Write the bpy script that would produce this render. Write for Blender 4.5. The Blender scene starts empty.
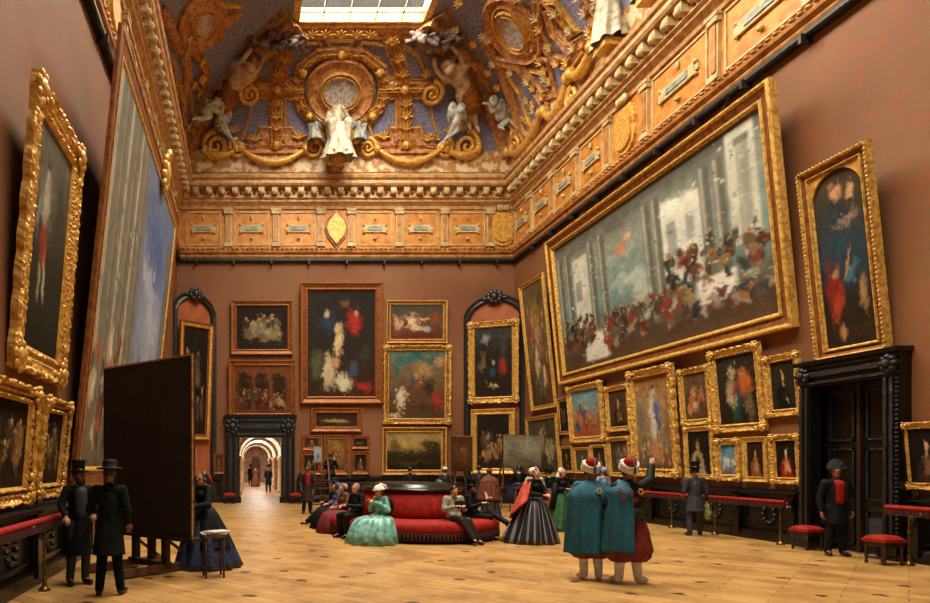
import bpy, math, random
import numpy as np
from math import sin, cos, pi, sqrt, radians as R
from mathutils import Vector, Matrix, noise as mnoise
random.seed(7)
SC = bpy.context.scene
COL = SC.collection
# ---------------------------------------------------------------- camera
F, U0, V0, EYE = 660.0, 249.0, 463.0, 1.8      # focal (px), vanishing point (px), eye height (m)
cd = bpy.data.cameras.new('camera'); cam = bpy.data.objects.new('camera', cd); COL.objects.link(cam)
cam.location = (0, 0, EYE); cam.rotation_euler = (R(90), 0, 0)
cd.sensor_width = 36; cd.lens = F*36/930
cd.shift_x = (465-U0)/930; cd.shift_y = (V0-301.5)/930
cd.clip_end = 300; cd.clip_start = 0.05
SC.camera = cam
SC.view_settings.view_transform = 'Standard'; SC.view_settings.look = 'None'
SC.view_settings.gamma = 1; SC.view_settings.use_curve_mapping = False
SC.view_settings.exposure = 0.2
# ---------------------------------------------------------------- light
w = bpy.data.worlds.new('sky'); SC.world = w; w.use_nodes = True
w.node_tree.nodes['Background'].inputs[0].default_value = (1.0, .90, .76, 1)
w.node_tree.nodes['Background'].inputs[1].default_value = 0.24
def area(name, loc, rot, sx, sy, e, col):
    l = bpy.data.lights.new(name, 'AREA'); l.shape = 'RECTANGLE'; l.size = sx; l.size_y = sy
    l.energy = e; l.color = col
    o = bpy.data.objects.new(name, l); COL.objects.link(o); o.location = loc; o.rotation_euler = rot
    return o
# daylight falling through the glazed laylight of the ceiling
area('daylight', (3.2, 16.5, 22.4), (0, R(-20), 0), 12, 33, 36000, (1.0, .92, .76))
# ---------------------------------------------------------------- helpers
def lin(h):
    if isinstance(h, (tuple, list)): return tuple(h[:3])
    h = h.lstrip('#'); c = [int(h[i:i+2], 16)/255 for i in (0, 2, 4)]
    return tuple(x/12.92 if x <= .04045 else ((x+.055)/1.055)**2.4 for x in c)
class MB:
    def __init__(s): s.v = []; s.f = []; s.m = []; s.sm = []
    def add(s, vs, fs, mi=0, smooth=False):
        b = len(s.v); s.v += [tuple(p) for p in vs]
        for f in fs: s.f.append(tuple(i+b for i in f)); s.m.append(mi); s.sm.append(smooth)
        return s
    def box(s, x0, x1, y0, y1, z0, z1, mi=0, M=None):
        v = [Vector(p) for p in ((x0,y0,z0),(x1,y0,z0),(x1,y1,z0),(x0,y1,z0),(x0,y0,z1),(x1,y0,z1),(x1,y1,z1),(x0,y1,z1))]
        if M: v = [M @ p for p in v]
        return s.add(v, [(0,3,2,1),(4,5,6,7),(0,1,5,4),(1,2,6,5),(2,3,7,6),(3,0,4,7)], mi)
    def grid(s, fn, nu, nv, mi=0, smooth=True, closeu=False):
        vs = [fn(i/nu, j/nv) for j in range(nv+1) for i in range(nu+(0 if closeu else 1))]
        w_ = nu if closeu else nu+1
        fs = [(j*w_+i, j*w_+(i+1) % w_, (j+1)*w_+(i+1) % w_, (j+1)*w_+i) for j in range(nv) for i in range(nu)]
        return s.add(vs, fs, mi, smooth)
    def lathe(s, prof, n=16, c=(0,0,0), mi=0, M=None, smooth=True, sx=1, sy=1):
        c = Vector(c); vs = []
        for r, z in prof:
            for k in range(n):
                a = 2*pi*k/n; p = Vector((r*cos(a)*sx, r*sin(a)*sy, z))
                vs.append((M @ p if M else p)+c)
        fs = [(j*n+k, j*n+(k+1) % n, (j+1)*n+(k+1) % n, (j+1)*n+k) for j in range(len(prof)-1) for k in range(n)]
        fs.append(tuple(range(n))[::-1]); fs.append(tuple((len(prof)-1)*n+k for k in range(n)))
        return s.add(vs, fs, mi, smooth)
    def ell(s, c, r, n=12, mi=0, M=None):
        if not isinstance(r, (tuple, list)): r = (r, r, r)
        m = n//2; prof = []
        D = Matrix.Diagonal((r[0], r[1], r[2])); A = (M.to_3x3() @ D) if M else D
        return s.lathe([(max(.001, sin(pi*j/m)), -cos(pi*j/m)) for j in range(m+1)], n, c, mi, A)
    def cap(s, p, q, r0, r1, n=10, mi=0):
        p = Vector(p); q = Vector(q); d = q-p; L = d.length
        if L < 1e-5: return s.ell(p, max(r0, r1), n, mi)
        M = d.to_track_quat('Z', 'Y').to_matrix()
        prof = [(max(.0008, r0*cos(a)), r0*sin(a)) for a in (-pi/2, -pi/3, -pi/6, 0)]
        prof += [(max(.0008, r1*cos(a)), L+r1*sin(a)) for a in (0, pi/6, pi/3, pi/2)]
        return s.lathe(prof, n, p, mi, M)
    def rod(s, p, q, r, n=8, mi=0):
        p = Vector(p); q = Vector(q); M = (q-p).to_track_quat('Z', 'Y').to_matrix()
        return s.lathe([(r, 0), (r, (q-p).length)], n, p, mi, M)
    def bar(s, p, q, wx, wy, mi=0):
        p = Vector(p); q = Vector(q); M = (q-p).to_track_quat('Z', 'Y').to_matrix().to_4x4(); M.translation = p
        return s.box(-wx/2, wx/2, -wy/2, wy/2, 0, (q-p).length, mi, M)
    def tube(s, pts, rad, n=8, mi=0, sq=1.0):
        pts = [Vector(p) for p in pts]; k = len(pts); rs = rad if isinstance(rad, (list, tuple)) else [rad]*k
        vs = []; up = None
        for i, p in enumerate(pts):
            d = (pts[min(i+1, k-1)]-pts[max(i-1, 0)]).normalized()
            if up is None: up = d.orthogonal().normalized()
            up = (up-d*up.dot(d)).normalized(); sd = d.cross(up)
            for j in range(n):
                a = 2*pi*j/n; vs.append(p+(up*cos(a)+sd*sin(a)*sq)*rs[i])
        fs = [(i*n+j, i*n+(j+1) % n, (i+1)*n+(j+1) % n, (i+1)*n+j) for i in range(k-1) for j in range(n)]
        fs.append(tuple(range(n))[::-1]); fs.append(tuple((k-1)*n+j for j in range(n)))
        return s.add(vs, fs, mi, True)
    def strip(s, pts, nors, w_, h, mi=0):
        """rib of raised profile along a polyline lying on a surface with normals"""
        prof = [(-.5, 0), (-.5, .55), (-.36, 1), (-.22, .75), (0, .55), (.22, .75), (.36, 1), (.5, .55), (.5, 0)]
        k = len(pts); vs = []
        for i in range(k):
            if i == 0: d = pts[1]-pts[0]
            elif i == k-1: d = pts[-1]-pts[-2]
            else: d = (pts[i+1]-pts[i]).normalized()+(pts[i]-pts[i-1]).normalized()
            d.normalize(); n_ = nors[i]; sd = d.cross(n_).normalized()
            m = 1.0
            if 0 < i < k-1:
                c_ = d.dot((pts[i+1]-pts[i]).normalized()); m = 1/max(.5, c_)
            for a, b in prof: vs.append(pts[i]+sd*(a*w_*m)+n_*(b*h))
        q = len(prof)
        fs = [(i*q+j, i*q+j+1, (i+1)*q+j+1, (i+1)*q+j) for i in range(k-1) for j in range(q-1)]
        fs += [tuple(range(q)), tuple((k-1)*q+j for j in range(q))[::-1]]
        return s.add(vs, fs, mi, False)
    def build(s, name, mats, parent=None, loc=None, rot=None):
        me = bpy.data.meshes.new(name); me.from_pydata(s.v, [], s.f)
        for m in (mats if isinstance(mats, (list, tuple)) else [mats]): me.materials.append(m)
        me.polygons.foreach_set('material_index', s.m); me.polygons.foreach_set('use_smooth', s.sm)
        me.update()
        o = bpy.data.objects.new(name, me); COL.objects.link(o)
        if parent: o.parent = parent
        if loc is not None: o.location = loc
        if rot is not None: o.rotation_euler = rot
        return o
def tag(o, label=None, cat=None, group=None, kind=None):
    if label: o['label'] = label
    if cat: o['category'] = cat
    if group: o['group'] = group
    if kind: o['kind'] = kind
    return o
def empty(name, loc=(0,0,0), rot=(0,0,0)):
    o = bpy.data.objects.new(name, None); COL.objects.link(o); o.location = loc; o.rotation_euler = rot
    o.empty_display_size = .2
    return o
def struct(mb, name, mats, parent=None):
    o = mb.build(name, mats, parent)
    if not parent: o['kind'] = 'structure'
    return o
def copy_tree(o, parent=None):
    c = o.copy(); COL.objects.link(c)
    if parent: c.parent = parent
    for ch in list(o.children): copy_tree(ch, c)
    return c
# ---------------------------------------------------------------- materials
def mat(name, col, col2=None, rough=.6, metal=0, ns=6, fac=(.35, .65), bump=0, bs=None, spec=.5, sheen=0, detail=6, coord='Object', scale=(1,1,1)):
    m = bpy.data.materials.new(name); m.use_nodes = True; nt = m.node_tree; N = nt.nodes; L = nt.links
    b = N['Principled BSDF']; c = lin(col)
    b.inputs['Base Color'].default_value = (*c, 1); b.inputs['Roughness'].default_value = rough
    b.inputs['Metallic'].default_value = metal; b.inputs['Specular IOR Level'].default_value = spec
    if sheen: b.inputs['Sheen Weight'].default_value = sheen
    tc = N.new('ShaderNodeTexCoord'); mp = N.new('ShaderNodeMapping'); mp.inputs['Scale'].default_value = scale
    L.new(tc.outputs[coord], mp.inputs[0])
    if col2 is not None:
        n = N.new('ShaderNodeTexNoise'); n.inputs['Scale'].default_value = ns; n.inputs['Detail'].default_value = detail
        L.new(mp.outputs[0], n.inputs['Vector'])
        r = N.new('ShaderNodeValToRGB'); r.color_ramp.elements[0].position = fac[0]; r.color_ramp.elements[1].position = fac[1]
        r.color_ramp.elements[0].color = (*lin(col2), 1); r.color_ramp.elements[1].color = (*c, 1)
        L.new(n.outputs['Fac'], r.inputs[0]); L.new(r.outputs[0], b.inputs['Base Color'])
    if bump:
        n2 = N.new('ShaderNodeTexNoise'); n2.inputs['Scale'].default_value = bs or ns*3; n2.inputs['Detail'].default_value = 5
        L.new(mp.outputs[0], n2.inputs['Vector'])
        bn = N.new('ShaderNodeBump'); bn.inputs['Strength'].default_value = bump; bn.inputs['Distance'].default_value = .03
        L.new(n2.outputs['Fac'], bn.inputs['Height']); L.new(bn.outputs[0], b.inputs['Normal'])
    return m
M = {}
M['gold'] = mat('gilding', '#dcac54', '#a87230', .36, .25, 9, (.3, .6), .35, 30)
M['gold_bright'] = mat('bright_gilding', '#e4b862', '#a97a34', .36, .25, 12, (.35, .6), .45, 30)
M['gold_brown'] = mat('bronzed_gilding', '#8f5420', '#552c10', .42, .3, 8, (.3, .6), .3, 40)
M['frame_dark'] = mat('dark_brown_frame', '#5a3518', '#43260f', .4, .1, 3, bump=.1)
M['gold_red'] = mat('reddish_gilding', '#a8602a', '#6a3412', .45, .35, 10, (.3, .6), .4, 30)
M['black'] = mat('ebonised_wood', '#14110f', '#060505', .28, 0, 9, bump=.15)
M['blackcarve'] = mat('carved_ebony', '#1c1a1b', '#050404', .3, 0, 30, (.4, .6), .8, 45)
M['velvet'] = mat('red_velvet', '#a01f12', '#74130b', .75, 0, 9, (.3, .7), .2, 60, spec=.2)
M['darkred'] = mat('dark_red_cloth', '#4a0f0b', '#2c0805', .8, 0, 9, (.3, .7), .2, 60)
M['brass'] = mat('aged_brass', '#8a6a2c', '#3a2a10', .35, .7, 20)
M['skin'] = mat('skin', '#c98d66', '#b87550', .55, 0, 20)
M['skin_tan'] = mat('tanned_skin', '#8a5636', '#75442a', .55, 0, 20)
M['hair_dark'] = mat('dark_hair', '#1c120c', '#0e0805', .5, 0, 60)
M['hair_grey'] = mat('grey_hair', '#8d8880', '#5c5750', .6, 0, 60)
M['eye'] = mat('eye', '#15100d', rough=.2)
M['lip'] = mat('lips', '#8e3a2e')
M['wood'] = mat('brown_wood', '#6b4020', '#3c2110', .5, 0, 8, bump=.1, scale=(1, 1, .2))
M['wood_dark'] = mat('dark_wood', '#38200f', '#1c0f07', .45, 0, 8, bump=.1, scale=(1, 1, .2))
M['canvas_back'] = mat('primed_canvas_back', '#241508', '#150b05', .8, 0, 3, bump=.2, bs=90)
M['canvas_edge'] = mat('raw_canvas_edge', '#b9975c', '#6b4d26', .8, 0, 14)
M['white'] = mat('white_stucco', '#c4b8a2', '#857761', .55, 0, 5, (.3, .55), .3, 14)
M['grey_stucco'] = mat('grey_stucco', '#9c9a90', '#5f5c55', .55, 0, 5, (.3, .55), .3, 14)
M['rib'] = mat('orange_gilt_stucco', '#bd834a', '#7e4a22', .55, .1, 6, (.35, .6), .5, 22)
M['cloud'] = mat('mottled_dark_stucco', '#77645c', '#3c2e2a', .7, 0, 4, (.4, .6), .8, 12)
M['tan_stucco'] = mat('tan_stucco', '#c0a486', '#86664a', .6, 0, 4, (.3, .6), .3, 14)
M['brown_stucco'] = mat('brown_stucco', '#8a6244', '#523522', .6, 0, 4, (.3, .6), .4, 14)
M['relief'] = mat('pale_relief', '#b0a6a4', '#857a78', .6, 0, 7, (.42, .58), .9, 9)
M['cream'] = mat('cream_stone', '#cdb68a', '#a0834f', .55, 0, 3, (.3, .7), .2, 20)
M['black_cloth'] = mat('black_cloth', '#0c0c0f', '#060607', .7, 0, 8, bump=.15, spec=.2)
M['green_black'] = mat('dark_green_coat', '#0b120e', '#060a08', .85, 0, 8, bump=.15, spec=.15)
M['brown_black'] = mat('dark_brown_cloth', '#20140e', '#110a07', .7, 0, 8, bump=.15)
M['grey_cloth'] = mat('slate_grey_cloth', '#2c3034', '#1a1c1f', .7, 0, 8, bump=.15)
M['lightgrey'] = mat('pale_grey_cloth', '#a9a496', '#77705f', .75, 0, 8, bump=.2)
M['tealdress'] = mat('turquoise_silk', '#86bcae', '#437f79', .4, 0, 9, (.35, .6), .4, 16)
M['cape'] = mat('teal_wool', '#0f6177', '#0b3f52', .8, 0, 5, (.3, .7), .25, 18)
M['redcloth'] = mat('crimson_cloth', '#7d1712', '#4a0c0a', .75, 0, 6, (.3, .7), .3, 20)
M['shawl'] = mat('orange_red_shawl', '#c04420', '#8a2612', .75, 0, 9, (.3, .6), .5, 20)
M['white_cloth'] = mat('white_linen', '#e4ded0', '#b8b0a0', .75, 0, 10, bump=.2)
M['bluedress'] = mat('dark_blue_silk', '#1d2c55', '#0d1428', .5, 0, 9, (.3, .7), .3, 16)
M['greendress'] = mat('green_skirt', '#2f6a3c', '#173a20', .6, 0, 9, (.3, .7), .3, 16)
M['purple'] = mat('violet_cloth', '#5a4f86', '#332b52', .7, 0, 9)
M['lavender'] = mat('lavender_cloth', '#8e93b8', '#5f6488', .7, 0, 9)
M['browncloth'] = mat('rust_brown_cloth', '#7a3a22', '#4a2012', .75, 0, 9)
M['yellowbag'] = mat('yellow_green_cloth', '#8e9140', '#3d4a1e', .7, 0, 18, (.4, .6))
M['goldtrim'] = mat('gold_braid', '#d8a83c', rough=.4, metal=.3)
M['paper'] = mat('paper', '#cfcabc', '#a8a494', .8, 0, 20)
M['glass'] = None
def stripes_mat(name, a, b, n):
    m = mat(name, a, rough=.4); nt = m.node_tree; N = nt.nodes; L = nt.links
    tc = N.new('ShaderNodeTexCoord'); sx = N.new('ShaderNodeSeparateXYZ'); L.new(tc.outputs['Object'], sx.inputs[0])
    at = N.new('ShaderNodeMath'); at.operation = 'ARCTAN2'; L.new(sx.outputs[0], at.inputs[0]); L.new(sx.outputs[1], at.inputs[1])
    mu = N.new('ShaderNodeMath'); mu.operation = 'MULTIPLY'; mu.inputs[1].default_value = n; L.new(at.outputs[0], mu.inputs[0])
    si = N.new('ShaderNodeMath'); si.operation = 'SINE'; L.new(mu.outputs[0], si.inputs[0])
    r = N.new('ShaderNodeValToRGB'); r.color_ramp.elements[0].position = .55; r.color_ramp.elements[1].position = .7
    r.color_ramp.elements[0].color = (*lin(a), 1); r.color_ramp.elements[1].color = (*lin(b), 1)
    L.new(si.outputs[0], r.inputs[0]); L.new(r.outputs[0], N['Principled BSDF'].inputs['Base Color'])
    return m
M['striped'] = stripes_mat('striped_silk', '#15151b', '#74747e', 22)
# damask wall cloth
def wall_mat():
    m = bpy.data.materials.new('damask_wall_cloth'); m.use_nodes = True; nt = m.node_tree; N = nt.nodes; L = nt.links
    b = N['Principled BSDF']; b.inputs['Roughness'].default_value = .7
    tc = N.new('ShaderNodeTexCoord')
    n1 = N.new('ShaderNodeTexNoise'); n1.inputs['Scale'].default_value = .35; n1.inputs['Detail'].default_value = 4
    n2 = N.new('ShaderNodeTexNoise'); n2.inputs['Scale'].default_value = 3.2; n2.inputs['Detail'].default_value = 5; n2.inputs['Distortion'].default_value = 1.6
    n3 = N.new('ShaderNodeTexNoise'); n3.inputs['Scale'].default_value = 60; n3.inputs['Detail'].default_value = 3
    for n in (n1, n2, n3): L.new(tc.outputs['Object'], n.inputs['Vector'])
    r1 = N.new('ShaderNodeValToRGB'); r1.color_ramp.elements[0].position = .35; r1.color_ramp.elements[1].position = .7
    r1.color_ramp.elements[0].color = (*lin('#6e4122'), 1); r1.color_ramp.elements[1].color = (*lin('#805633'), 1)
    r2 = N.new('ShaderNodeValToRGB'); r2.color_ramp.elements[0].position = .52; r2.color_ramp.elements[1].position = .62
    r2.color_ramp.elements[0].color = (0, 0, 0, 1); r2.color_ramp.elements[1].color = (.55, .55, .55, 1)
    mx = N.new('ShaderNodeMixRGB'); mx.inputs[2].default_value = (*lin('#87401f'), 1)
    L.new(n1.outputs['Fac'], r1.inputs[0]); L.new(n2.outputs['Fac'], r2.inputs[0])
    L.new(r2.outputs[0], mx.inputs[0]); L.new(r1.outputs[0], mx.inputs[1])
    bn = N.new('ShaderNodeBump'); bn.inputs['Strength'].default_value = .25; bn.inputs['Distance'].default_value = .02
    L.new(n3.outputs['Fac'], bn.inputs['Height']); L.new(bn.outputs[0], b.inputs['Normal'])
    L.new(mx.outputs[0], b.inputs['Base Color'])
    return m
M['wall'] = wall_mat()
# parquet
def floor_mat():
    m = bpy.data.materials.new('parquet'); m.use_nodes = True; nt = m.node_tree; N = nt.nodes; L = nt.links
    b = N['Principled BSDF']; b.inputs['Roughness'].default_value = .42
    tc = N.new('ShaderNodeTexCoord')
    mp = N.new('ShaderNodeMapping'); mp.inputs['Rotation'].default_value = (0, 0, R(45)); L.new(tc.outputs['Object'], mp.inputs[0])
    br = N.new('ShaderNodeTexBrick'); br.inputs['Scale'].default_value = 1.0; br.offset = .5
    br.inputs['Brick Width'].default_value = 1.3; br.inputs['Row Height'].default_value = .22; br.inputs['Mortar Size'].default_value = .012
    br.inputs['Color1'].default_value = (*lin('#b58a50'), 1); br.inputs['Color2'].default_value = (*lin('#8f6634'), 1)
    br.inputs['Mortar'].default_value = (*lin('#5c3818'), 1); L.new(mp.outputs[0], br.inputs['Vector'])
    n1 = N.new('ShaderNodeTexNoise'); n1.inputs['Scale'].default_value = 1.1; n1.inputs['Detail'].default_value = 8; n1.inputs['Roughness'].default_value = .65
    L.new(tc.outputs['Object'], n1.inputs['Vector'])
    r1 = N.new('ShaderNodeValToRGB'); r1.color_ramp.elements[0].position = .40; r1.color_ramp.elements[1].position = .56
    r1.color_ramp.elements[0].color = (*lin('#80582c'), 1); r1.color_ramp.elements[1].color = (*lin('#c4985c'), 1)
    L.new(n1.outputs['Fac'], r1.inputs[0])
    mx = N.new('ShaderNodeMixRGB'); mx.inputs[0].default_value = .42; L.new(br.outputs[0], mx.inputs[1]); L.new(r1.outputs[0], mx.inputs[2])
    vo = N.new('ShaderNodeTexVoronoi'); vo.voronoi_dimensions = '2D'; vo.inputs['Scale'].default_value = .75; L.new(tc.outputs['Object'], vo.inputs['Vector'])
    n4 = N.new('ShaderNodeTexNoise'); n4.inputs['Scale'].default_value = 9; n4.inputs['Detail'].default_value = 2; L.new(tc.outputs['Object'], n4.inputs['Vector'])
    ad = N.new('ShaderNodeMath'); ad.operation = 'MULTIPLY_ADD'; ad.inputs[1].default_value = .16; L.new(n4.outputs['Fac'], ad.inputs[0]); L.new(vo.outputs['Distance'], ad.inputs[2])
    r3 = N.new('ShaderNodeValToRGB'); r3.color_ramp.elements[0].position = .135; r3.color_ramp.elements[1].position = .15
    r3.color_ramp.elements[0].color = (1, 1, 1, 1); r3.color_ramp.elements[1].color = (0, 0, 0, 1); L.new(ad.outputs[0], r3.inputs[0])
    mx2 = N.new('ShaderNodeMixRGB'); mx2.inputs[2].default_value = (*lin('#4a2c14'), 1); L.new(r3.outputs[0], mx2.inputs[0]); L.new(mx.outputs[0], mx2.inputs[1])
    L.new(mx2.outputs[0], b.inputs['Base Color'])
    return m
M['floor'] = floor_mat()
def pane_mat():
    m = bpy.data.materials.new('skylight_glass'); m.use_nodes = True; nt = m.node_tree; N = nt.nodes; L = nt.links
    N.remove(N['Principled BSDF'])
    a = N.new('ShaderNodeBsdfTransparent'); a.inputs[0].default_value = (.97, .97, .95, 1)
    g = N.new('ShaderNodeBsdfGlossy'); g.inputs['Roughness'].default_value = .15
    x = N.new('ShaderNodeMixShader'); x.inputs[0].default_value = .06
    L.new(a.outputs[0], x.inputs[1]); L.new(g.outputs[0], x.inputs[2]); L.new(x.outputs[0], N['Material Output'].inputs[0])
    return m
M['pane'] = pane_mat()
M['mosaic'] = mat('blue_grey_mosaic', '#8583a0', '#605e78', .7, 0, 12, (.4, .6), .6, 30)
M['frieze'] = mat('gilded_frieze_ground', '#c98a38', '#a3601f', .5, .15, 3.5, (.3, .65), .25, 30)
M['frieze_rail'] = mat('gilded_moulding', '#c08648', '#87501f', .5, .15, 4, (.3, .65), .25, 30)
M['cornice'] = mat('pale_gilded_cornice', '#cfa878', '#a4703c', .5, .05, 5, (.3, .65), .25, 30)
M['floral'] = mat('relief_of_gilt_scrolls', '#d3bd98', '#a8763a', .55, 0, 3.0, (.46, .54), .9, 5)
M['irongrey'] = mat('dark_picture_rail', '#3a3836', '#1f1d1c', .4, .3, 8)
M['plaqueblue'] = mat('bluish_plaque', '#8f9a90', '#6f6f60', .5)
M['pale'] = mat('pale_plaster', '#e6dccb', '#d0bfa5', .6, 0, 3)
M['rose'] = mat('rose_wall', '#c9a184', '#a87b62', .6, 0, 2)
# ---------------------------------------------------------------- the room
XL, XR, YB, YF = -3.28, 12.1, 30.08, -2.0
ZR, ZC, ZS = 11.1, 14.9, 19.2            # picture rail, cove foot, laylight
DX, DY = 5.21, 4.08
def at(u, v, Y): return Vector(((u-U0)*Y/F, Y, EYE+(V0-v)*Y/F))
DX0, DX1 = -.43, 1.46                    # doorway in the back wall
DH = 2.95
m = MB(); m.add([(XL-.3, YF, 0), (XR+.3, YF, 0), (XR+.3, YB+.6, 0), (XL-.3, YB+.6, 0), (XL-.3, YF, -.1), (XR+.3, YF, -.1), (XR+.3, YB+.6, -.1), (XL-.3, YB+.6, -.1)],
    [(0,1,2,3), (4,7,6,5), (0,4,5,1), (1,5,6,2), (2,6,7,3), (3,7,4,0)])
struct(m, 'floor', M['floor'])
m = MB(); m.box(XL-.3, DX0-.1, YB, YB+.5, 0, ZC+.2); m.box(DX1+.1, XR+.3, YB, YB+.5, 0, ZC+.2); m.box(DX0-.1, DX1+.1, YB, YB+.5, DH+.1, ZC+.2)
struct(m, 'wall_back', M['wall'])
m = MB(); m.box(XL-.3, XL, YF, YB, 0, ZC+.2); struct(m, 'wall_left', M['wall'])
DY0, DY1, D2H = 12.35, 13.95, 3.40       # doorway in the right wall
m = MB(); m.box(XR, XR+.3, YF, DY0, 0, ZC+.2); m.box(XR, XR+.3, DY1, YB, 0, ZC+.2); m.box(XR, XR+.3, DY0, DY1, D2H, ZC+.2)
# cloth seams
for y in (11.15, 10.6, 9.9): m.box(XR-.006, XR+.01, y-.008, y+.008, 1.3, ZR)
struct(m, 'wall_right', M['wall'])
# ---- trim swept along a wall from a (distance out, z) profile
SIDES = {'back': ('X', XL, XR), 'left': ('Y', YF, YB), 'right': ('Y', YF, YB)}
def wp(side, a, d, z):
    if side == 'back': return Vector((a, YB-d, z))
    if side == 'left': return Vector((XL+d, a, z))
    return Vector((XR-d, a, z))
def sweep(mb, side, prof, mi=0, a0=None, a1=None, mitre=True):
    _, s0, s1 = SIDES[side]
    vs = []
    for d, z in prof:
        if side == 'back': p0, p1 = (s0+d if a0 is None else a0), (s1-d if a1 is None else a1)
        else: p0, p1 = (s0 if a0 is None else a0), (s1-d if a1 is None else a1)
        vs += [wp(side, p0, d, z), wp(side, p1, d, z)]
    n = len(prof)
    fs = [(2*i, 2*i+1, 2*i+3, 2*i+2) for i in range(n-1)]
    fs += [tuple(2*i for i in range(n)), tuple(2*i+1 for i in range(n))[::-1]]
    return mb.add(vs, fs, mi)
FRZ0, FRZ1 = 11.58, 13.33
pil = {'back': [(u-U0)*YB/F for u in (228.5, 276, 320.5, 351, 398.5, 444, 489)],
       'right': [28.2, 26.1, 24.3, 22.06, 20.0, 17.0, 14.0, 11.0], 'left': [28.2, 26.1, 24.0, 22.0, 20.0, 17.0, 14.0, 11.0, 8, 5]}
ovals = {'back': [((336-U0)*YB/F, 'diamond'), ((501.5-U0)*YB/F, 'oval')], 'right': [(21.05, 'oval')], 'left': [(24.9, 'oval'), (15.3, 'oval')]}
plq = {'back': [(u-U0)*YB/F for u in (203.5, 251.5, 298.5, 374.5, 420, 467)], 'right': [29.1, 27.15, 25.2, 23.2, 18.5, 15.5, 12.5], 'left': [29.1, 27.15, 23.0, 21, 18.5, 12.5, 9.5]}
def boxw(mb, side, a, z, wa, wz, d0, d1, mi=0):
    p = wp(side, a-wa/2, d0, z-wz/2); q = wp(side, a+wa/2, d1, z+wz/2)
    return mb.box(min(p.x, q.x), max(p.x, q.x), min(p.y, q.y), max(p.y, q.y), p.z, q.z, mi)
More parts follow.
